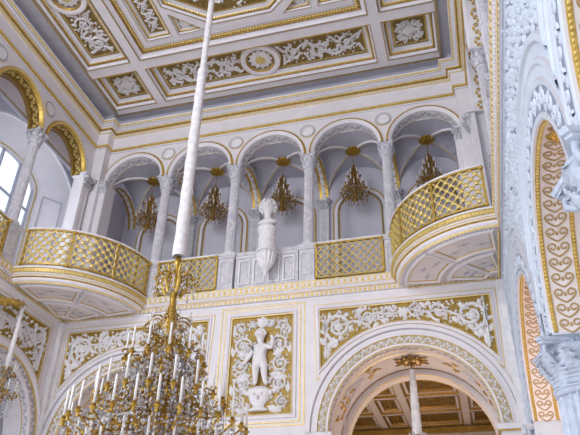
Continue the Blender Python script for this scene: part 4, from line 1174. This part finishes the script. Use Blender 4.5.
b.ball((0, .118, 4.24), .014, ORN, T=CH); b.ball((0, .105, 4.205), .014, ORN, T=CH, sx=1.5, sz=.5)
b.build('curls_and_face', t)
# white relief spandrels of the right arcade
def right_relief(label, u0, u1, ucs, zc):
    t = thing('arcade_relief', label, 'relief panel', TR((u0 + u1) / 2, 0, 4.5))
    g_ = MB(); N = 60
    for i in range(N):
        xa, xb = u0 + (u1 - u0) * i / N, u0 + (u1 - u0) * (i + 1) / N
        zl = lambda x: max([2.3] + [zc + sqrt(max(0, (r + .02) ** 2 - (x - c) ** 2)) for c, r in ucs if abs(x - c) < r + .02])
        g_.quad(TR(xa, .003, zl(xa)), TR(xb, .003, zl(xb)), TR(xb, .003, 4.56), TR(xa, .003, 4.56), SHADEG)  # dark sheet behind the foliage, coloured as the shade between leaves
    g_.build('ground', t)
    b = MB(); R = Rel(b, lambda a, c, hh: TR(a, .004 + hh, c), CWHITE, .035)
    def inside(x, z): return u0 < x < u1 and 2.3 < z < 4.53 and all(math.hypot(x - c, z - zc) > r + .03 for c, r in ucs)
    um = (u0 + u1) / 2
    for (x, z, r, a0, sg) in ((um, 3.7, .16, 0, 1), (um - .22, 4.05, .2, 0, 1), (um + .22, 4.05, .2, pi, -1), (um - .45, 4.36, .16, 0, -1), (um + .45, 4.36, .16, pi, 1), (um, 4.36, .16, 0, 1)):
        if inside(x, z): R.spiral(x, z, r, a0, sg, 1.5)
    R.scatter(inside, 520, (u0, u1, 2.4, 4.72), .085)
    b.build('foliage', t)
    b = MB(); fr = MB(); M = lambda a, c, hh: TR(a, hh, c)
    for z, d_, m_ in ((4.57, .025, CWHITE), (4.615, .008, GREYB), (4.66, .02, CWHITE), (4.72, .012, GREYB), (4.77, .03, CWHITE), (4.82, .015, GREYB)): fr.box(u0, u1, 0, d_, z, z + .032, m_, TR)
    fr.build('border', t)
right_relief('white foliage relief on the right wall above the far column, below the gilt cornice', 4.52, 7.63, ((7.65, 1.97), (4.5, 1.73)), 2.2)
right_relief('white foliage relief on the right wall over the nearest arcade arch', 1.77, 4.48, ((4.5, 1.73), (1.75, 1.73)), 2.2)
right_relief('white foliage relief on the right wall in the far corner beside the balcony', 7.67, 9.5, ((7.65, 1.97),), 2.2)

# ---- lower arcade columns on the right
def big_column(label, loc):
    t = thing('arcade_column', label, 'column', (0, 0, 0), 'arcade columns')
    Hc = 2.18 - FLOOR
    b = MB(); b.box(-.36, .36, -.36, .36, 0, .25, CWHITE); b.lathe([(.34, .25), (.35, .30), (.33, .34), (.29, .37), (.31, .42), (.27, .46)], (0, 0, 0), CWHITE, 28); b.build('base', t)
    b = MB(); rows = []; NF = 20
    for k in range(NF * 6):
        a = 2 * pi * k / (NF * 6); f = (0, .055, .085, .085, .055, 0)[k % 6]
        rows.append([(r * (1 - f) * cos(a), r * (1 - f) * sin(a), z) for r, z in ((.24, .46), (.238, 1.2), (.228, 2.2), (.212, Hc - .50), (.207, Hc - .43))])
    b.grid(rows, CMARB, False, closed=True); b.build('shaft', t)
    b = MB(); b.lathe([(.205, Hc - .46), (.225, Hc - .45), (.23, Hc - .42), (.21, Hc - .40)], (0, 0, 0), CMARB, 28); b.build('neck_ring', t)
    capital(t, Hc - .42, .42, .215, CMARB)
    put(t, loc); return t
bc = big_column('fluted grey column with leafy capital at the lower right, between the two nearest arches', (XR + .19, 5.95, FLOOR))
for y, lab in ((3.1, 'arcade column at the right picture edge, only its capital showing'), (9.34, 'pinkish leafy capital column at the bottom, beyond the orange lit arch')):
    o = copy_tree(bc); put(o, (XR + .19, y - (.05 if y > 9 else 0), FLOOR)); o['label'] = lab
    if y > 9: o.scale = (1, 1, 3.90 / 3.78)

# ================================================================== CHANDELIERS
def arm_bm(c, a, r0, z0, r, z, gm, th, droop):
    """S shaped arm from the stem out to a cup"""
    b = MB(); pts = []
    for i in range(11):
        t = i / 10; rr = r0 + (r - r0) * t
        zz = z0 + (z - z0) * t - droop * sin(pi * t) + droop * .5 * sin(2 * pi * t)
        pts.append((c[0] + rr * cos(a), c[1] + rr * sin(a), c[2] + zz))
    b.tube(pts, [th * (1.15 - .4 * i / 10) for i in range(11)], gm, 5)
    # scroll and leaf half way
    q = pts[5]
    b.ball((q[0], q[1], q[2]), th * 2.1, gm, seg=6); q = pts[8]; b.ball(q, th * 1.5, gm, seg=6)
    e = pts[-1]
    b.lathe([(th * .4, -th * 2.5), (th * 1.2, -th * 1.6), (th * .7, 0), (th * 2.6, th * 1.4), (th * 3.0, th * 1.8), (th * 1.4, th * 2.0), (th * 1.5, th * 4.4), (.001, th * 4.4)], e, gm, 10)
    return b, e
def candle_bm(e, th, h, r):
    b = MB(); b.lathe([(.001, 0), (r, 0), (r * .92, h), (r * .5, h + r), (.001, h + r * 1.1)], (e[0], e[1], e[2] + th * 4.2), WAX, 8)
    return b
def drop_string(b, p, n, r, m, sc=1.6):
    z = p[2]
    for k in range(n):
        rr = r * (1 if k < n - 1 else 1.5)
        b.octa((p[0], p[1], z - rr * sc), rr * .8, m, 1, 1, sc); z -= rr * sc * 2.05
def garland(b, p, q, sag, n, r, m):
    for k in range(n + 1):
        t = k / n
        b.octa((p[0] + (q[0] - p[0]) * t, p[1] + (q[1] - p[1]) * t, p[2] + (q[2] - p[2]) * t - sag * 4 * t * (1 - t)), r, m, 1, 1, 1.3)
def chandelier(name, label, top, tiers, stem, crown_z, gm, cm, th, candle, drops, sleeve=None, chain=None, group=None, cm2=None, bottom=None):
    """tiers: (n, radius, z of cups, phase) with z measured from the object origin (the hanging point)"""
    t = thing(name, label, 'chandelier', top, group); c = top
    cm2 = cm2 or cm
    b = MB(); b.lathe(stem, c, gm, 16); b.build('stem', t)
    if sleeve:
        z0, z1, ra, rb_ = sleeve
        b = MB(); n = 20; rows = []
        for i in range(n + 1):
            q = i / n; r = ra + (rb_ - ra) * q + .004 * sin(i * 2.3)
            rows.append([(c[0] + r * (1 + .1 * (k % 2)) * cos(2 * pi * k / 12), c[1] + r * (1 + .1 * (k % 2)) * sin(2 * pi * k / 12), c[2] + z0 + (z1 - z0) * q) for k in range(13)])
        b.grid(rows, SLEEVE, True); b.build('rod_sleeve', t)
    if chain:
        b = MB(); b.tube([(c[0], c[1], c[2] + chain[0]), (c[0], c[1], c[2] + chain[1])], th * .55, gm, 6)
        k = 0; z = chain[1]
        while z < chain[0]:
            b.ball((c[0], c[1], c[2] + z), th * 1.1, gm, seg=6, sz=1.5); z += th * 4.5
        b.build('chain', t)
    for ti, (n, r, z, ph, zroot) in enumerate(tiers):
        b = MB(); rr = r * .62; pts = [(c[0] + rr * cos(2 * pi * k / 40), c[1] + rr * sin(2 * pi * k / 40), c[2] + z - th * 2) for k in range(41)]
        b.tube(pts, th * .9, gm, 5); b.build('tier_ring', t)
        cr = MB()
        for k in range(n):
            a = 2 * pi * (k + ph) / n
            ab, e = arm_bm(c, a, .05, zroot, r, z, gm, th, r * .16)
            ao = ab.build('arm', t)
            if candle: candle_bm(e, th, candle[0], candle[1]).build('candle', ao)
            e2 = (c[0] + r * cos(a + pi / n), c[1] + r * sin(a + pi / n), c[2] + z)
            ccol = cm2 if k % 3 == 0 else cm
            drop_string(cr, (e[0], e[1], e[2] - th * 2), drops[0], drops[1], ccol)
            for q in range(3):
                rq = r * (.5 + .2 * q); aq = a + pi / n * (.6 + .3 * q)
                drop_string(cr, (c[0] + rq * cos(aq), c[1] + rq * sin(aq), c[2] + z - th * (2 - q)), drops[0] + 1, drops[1], cm2 if (k + q) % 4 == 0 else cm)
            a2 = 2 * pi * (k + 1 + ph) / n
            garland(cr, e, (c[0] + r * cos(a2), c[1] + r * sin(a2), e[2]), r * .12, 7, drops[1] * .62, cm)
            garland(cr, (c[0] + .05 * cos(a), c[1] + .05 * sin(a), c[2] + zroot + (crown_z - zroot) * .5), (e[0], e[1], e[2]), r * .14, 12, drops[1] * .62, cm)
        o = cr.build('crystal_drops', t); o['kind'] = 'stuff'
    # crown of upright fans and leaves
    b = MB(); g_ = MB()
    nn = 10
    for k in range(nn):
        a = 2 * pi * k / nn
        R0 = tiers[0][1] * .55
        pts = [(c[0] + R0 * q * cos(a), c[1] + R0 * q * sin(a), c[2] + crown_z + R0 * (1.0 * q - .9 * q ** 3)) for q in (0, .25, .5, .75, 1.0)]
        g_.tube(pts, th * .7, gm, 5)
        g_.ball(pts[-1], th * 1.6, gm, seg=6)
        for q in (1, 2, 3, 4): drop_string(b, (pts[q][0], pts[q][1], pts[q][2] - th), 3, drops[1], cm)
        for q in range(3):
            b.octa((pts[4][0], pts[4][1], pts[4][2] + drops[1] * (1.5 + q * 2)), drops[1] * .9, cm, 1, 1, 1.5)
    g_.build('crown', t); o = b.build('crown_drops', t); o['kind'] = 'stuff'
    if bottom:
        b = MB(); zb, rb2 = bottom
        for k in range(14):
            a = 2 * pi * k / 14
            garland(b, (c[0] + tiers[-1][1] * .62 * cos(a), c[1] + tiers[-1][1] * .62 * sin(a), c[2] + tiers[-1][2]), (c[0], c[1], c[2] + zb), rb2, 14, drops[1] * .75, cm)
        o = b.build('basket', t); o['kind'] = 'stuff'
    return t
# the great chandelier, hanging in the axis of the hall on a rod wrapped in white cloth
ct = (CX, 6.50, ZC - .05)
zt = lambda z: z - ct[2]
big = chandelier('great_chandelier', 'huge gilt and crystal chandelier with white candles hanging on a cloth wrapped rod', ct,
    [(12, .45, zt(2.54), 0, zt(2.85)), (18, .72, zt(2.07), .3, zt(2.4)), (28, .98, zt(1.76), 0, zt(2.0)), (20, .80, zt(1.40), .2, zt(1.7))],
    [(.001, zt(3.95)), (.03, zt(3.95)), (.05, zt(3.85)), (.03, zt(3.75)), (.075, zt(3.66)), (.09, zt(3.58)), (.05, zt(3.5)), (.035, zt(3.3)), (.06, zt(3.2)), (.10, zt(3.1)), (.12, zt(3.0)), (.06, zt(2.9)), (.05, zt(2.7)), (.09, zt(2.55)), (.14, zt(2.45)), (.08, zt(2.35)), (.06, zt(2.2)), (.13, zt(2.05)), (.16, zt(1.95)), (.08, zt(1.8)), (.05, zt(1.4)), (.1, zt(1.3)), (.001, zt(1.15))],
    zt(3.58), GOLDC, CRYST, .015, (.26, .0140), (6, .018), sleeve=(zt(3.95), zt(7.2), .075, .062), chain=(0, zt(7.2)), cm2=SMOKE, bottom=(zt(1.2), .1))
b = MB(); b.tube([(ct[0], ct[1], 7.2), (ct[0], ct[1], ZC)], .05, SLEEVE, 10); b.lathe([(.055, 7.17), (.075, 7.18), (.075, 7.23), (.055, 7.24)], (ct[0], ct[1], 0), WHITE, 12); b.build('upper_rod_sleeve', big)
# loose gilt scrollwork between the tiers
b = MB()
for k in range(280):
    a = random.uniform(0, 2 * pi); z = random.uniform(1.55, 3.0); r = random.uniform(.08, .15 + .72 * (3.3 - z) / 1.6); rr = random.uniform(.03, .06)
    sg = random.choice((-1, 1))
    b.tube([(ct[0] + (r + rr * (1 - q / 9) * cos(q * .75)) * cos(a), ct[1] + (r + rr * (1 - q / 9) * cos(q * .75)) * sin(a), z + sg * rr * (1 - q / 10) * sin(q * .75)) for q in range(8)], [.013 * (1 - .06 * q) for q in range(8)], GOLDC if k % 3 else BRONZE, 4)
o = b.build('gilt_scrollwork', big); o['kind'] = 'stuff'
b = MB()
for k in range(330):
    a = random.uniform(0, 2 * pi); z = random.uniform(1.5, 2.75); r = random.uniform(.06, .12 + .80 * (3.2 - z) / 1.5)
    drop_string(b, (ct[0] + r * cos(a), ct[1] + r * sin(a), z), random.choice((2, 3, 4)), random.uniform(.012, .021), SMOKE if k % 3 == 0 else CRYST)
o = b.build('hanging_crystals', big); o['kind'] = 'stuff'
b = MB(); g_ = MB()
for k in range(9):
    a = 2 * pi * k / 9
    pts = [(ct[0] + .26 * q * cos(a), ct[1] + .26 * q * sin(a), 3.02 + .2 * (q - .9 * q ** 3)) for q in (0, .3, .6, .85, 1.0)]
    g_.tube(pts, .011, GOLDC, 5)
    for q in (1, 2, 3, 4): drop_string(b, (pts[q][0], pts[q][1], pts[q][2] - .01), 4, .016, CRYST)
    for q in range(3): b.octa((pts[4][0], pts[4][1], pts[4][2] + .03 + q * .035), .016, CRYST, 1, 1, 1.5)
g_.build('crown', big); o = b.build('crown_drops', big); o['kind'] = 'stuff'
# cupids and flames of gilt bronze around the crown
b = MB()
for k in range(6):
    a = 2 * pi * k / 6 + .2
    q = (ct[0] + .10 * cos(a), ct[1] + .10 * sin(a))
    b.tube([(q[0], q[1], 3.42), (ct[0] + .17 * cos(a), ct[1] + .17 * sin(a), 3.55), (ct[0] + .12 * cos(a), ct[1] + .12 * sin(a), 3.68), (ct[0] + .16 * cos(a), ct[1] + .16 * sin(a), 3.78)], [.02, .03, .02, .012], GOLD, 6)
b.build('gilt_flames', big)

# rosettes and small chandeliers of the loggia
def gold_rosette(label, c, r, group=None, m=GOLD, flat=.05):
    t = thing('ceiling_rosette', label, 'ceiling rosette', c, group)
    b = MB(); b.lathe([(r, 0.0), (r, -.015), (r * .8, -.03), (r * .5, -.02), (.001, -.02)], c, m, 20); b.build('disc', t)
    b = MB(); R = Rel(b, lambda x, y, h: (c[0] + x, c[1] + y, c[2] - .016 - h), m, flat)
    R.flower(0, 0, r * 1.12, 12); R.flower(0, 0, r * .62, 8, .2, flat * 1.5); b.build('petals', t)
    return t
lc = None
bays = ['in the leftmost gallery bay, nearest the left corner', 'in the second gallery bay, right of the big rod', 'in the middle gallery bay behind the bust', 'in the fourth gallery bay, above the right straight railing', 'in the rightmost gallery bay above the curved railing']
for k, nn in zip(range(-2, 3), bays):
    c = TB(k * P4, -.905, 8.76)
    gold_rosette('gilt vault rosette ' + nn, c, .16, 'gilt vault rosettes', GOLDC)
    if lc is None:
        c0 = (0, 0, 0)
        lc = chandelier('loggia_chandelier', 'small antique gold chandelier ' + nn, c0,
            [(6, .13, -.66, 0, -.60), (9, .21, -.90, .3, -.80), (12, .29, -1.08, 0, -.95)],
            [(.001, -.35), (.02, -.35), (.035, -.42), (.02, -.5), (.05, -.58), (.03, -.68), (.06, -.78), (.03, -.88), (.07, -1.0), (.03, -1.12), (.05, -1.22), (.001, -1.32)],
            -.50, BRONZE, BRONZE, .010, (.11, .011), (3, .012), chain=(-.02, -.36), group='loggia chandeliers', cm2=SMOKE, bottom=(-1.28, .04))
        o = lc
    else:
        o = copy_tree(lc); o['label'] = 'small antique gold chandelier ' + nn
    put(o, (c[0], c[1], c[2] - .03), .13 * k)

# the chandelier under the right arch
c = (CX + 2.435, 10.90, 3.965)
t = gold_rosette('gilt star rosette on the vault under the right arch', c, .20, m=BRONZE)
b = MB(); R = Rel(b, lambda x, y, h: (c[0] + x, c[1] + y, c[2] - .012 - h), BRONZE, .03)
for k in range(12):
    a = 2 * pi * k / 12; R.leaf(.16 * cos(a), .16 * sin(a), a, .20 if k % 2 else .13, .07)
b.build('rays', t)
cs = (c[0], c[1], c[2] - .03)
chandelier('arch_chandelier', 'chandelier under the right arch, its tapering white cloth sleeve above gilt leaves', cs,
    [(8, .26, -1.62, 0, -1.5), (12, .42, -1.92, .2, -1.8)], [(.001, -1.12), (.03, -1.12), (.05, -1.22), (.03, -1.3), (.08, -1.42), (.05, -1.55), (.1, -1.8), (.04, -2.0), (.001, -2.2)],
    -1.32, BRONZE, CRYST, .014, (.2, .015), (4, .016), sleeve=(-1.24, -.14, .085, .05), chain=(0, -.15), cm2=SMOKE)

# the chandelier in the left wall arch, hung from a gilt bracket
t = thing('gilt_bracket', 'gilt leafy bracket on the left wall at the picture edge, holding a chandelier', 'bracket', (XL, 8.0, 4.48))
b = MB(); pts = [(XL + .0, 7.75, 4.30), (XL + .12, 7.95, 4.44), (XL + .20, 8.2, 4.52), (XL + .23, 8.42, 4.575), (XL + .22, 8.56, 4.64)]
b.tube(pts, [.09, .085, .06, .045, .02], GOLD, 8)
for i in range(26):
    q = random.random(); k = min(3, int(q * 4)); f = q * 4 - k
    p = [pts[k][j] + (pts[k + 1][j] - pts[k][j]) * f for j in range(3)]
    b.ball((p[0] + random.uniform(-.04, .06), p[1] + random.uniform(-.05, .05), p[2] + random.uniform(-.07, .07)), random.uniform(.02, .05) * (1.2 - .6 * q), GOLD if i % 3 else BRONZE, seg=6)
b.build('leafy_arm', t)
ck = (XL + .22, 8.54, 4.60)
chandelier('side_chandelier', 'crystal chandelier in the left wall arch, cut by the left picture edge', ck,
    [(7, .16, -1.24, 0, -1.18), (10, .25, -1.56, .2, -1.45)], [(.001, -1.08), (.03, -1.08), (.05, -1.15), (.03, -1.2), (.07, -1.3), (.03, -1.4), (.08, -1.6), (.03, -1.75), (.001, -1.9)],
    -1.14, GOLDC, CRYST, .010, (.16, .012), (5, .015), sleeve=(-1.10, -.06, .042, .030), chain=(0, -.08), cm2=SMOKE, bottom=(-1.95, .08))
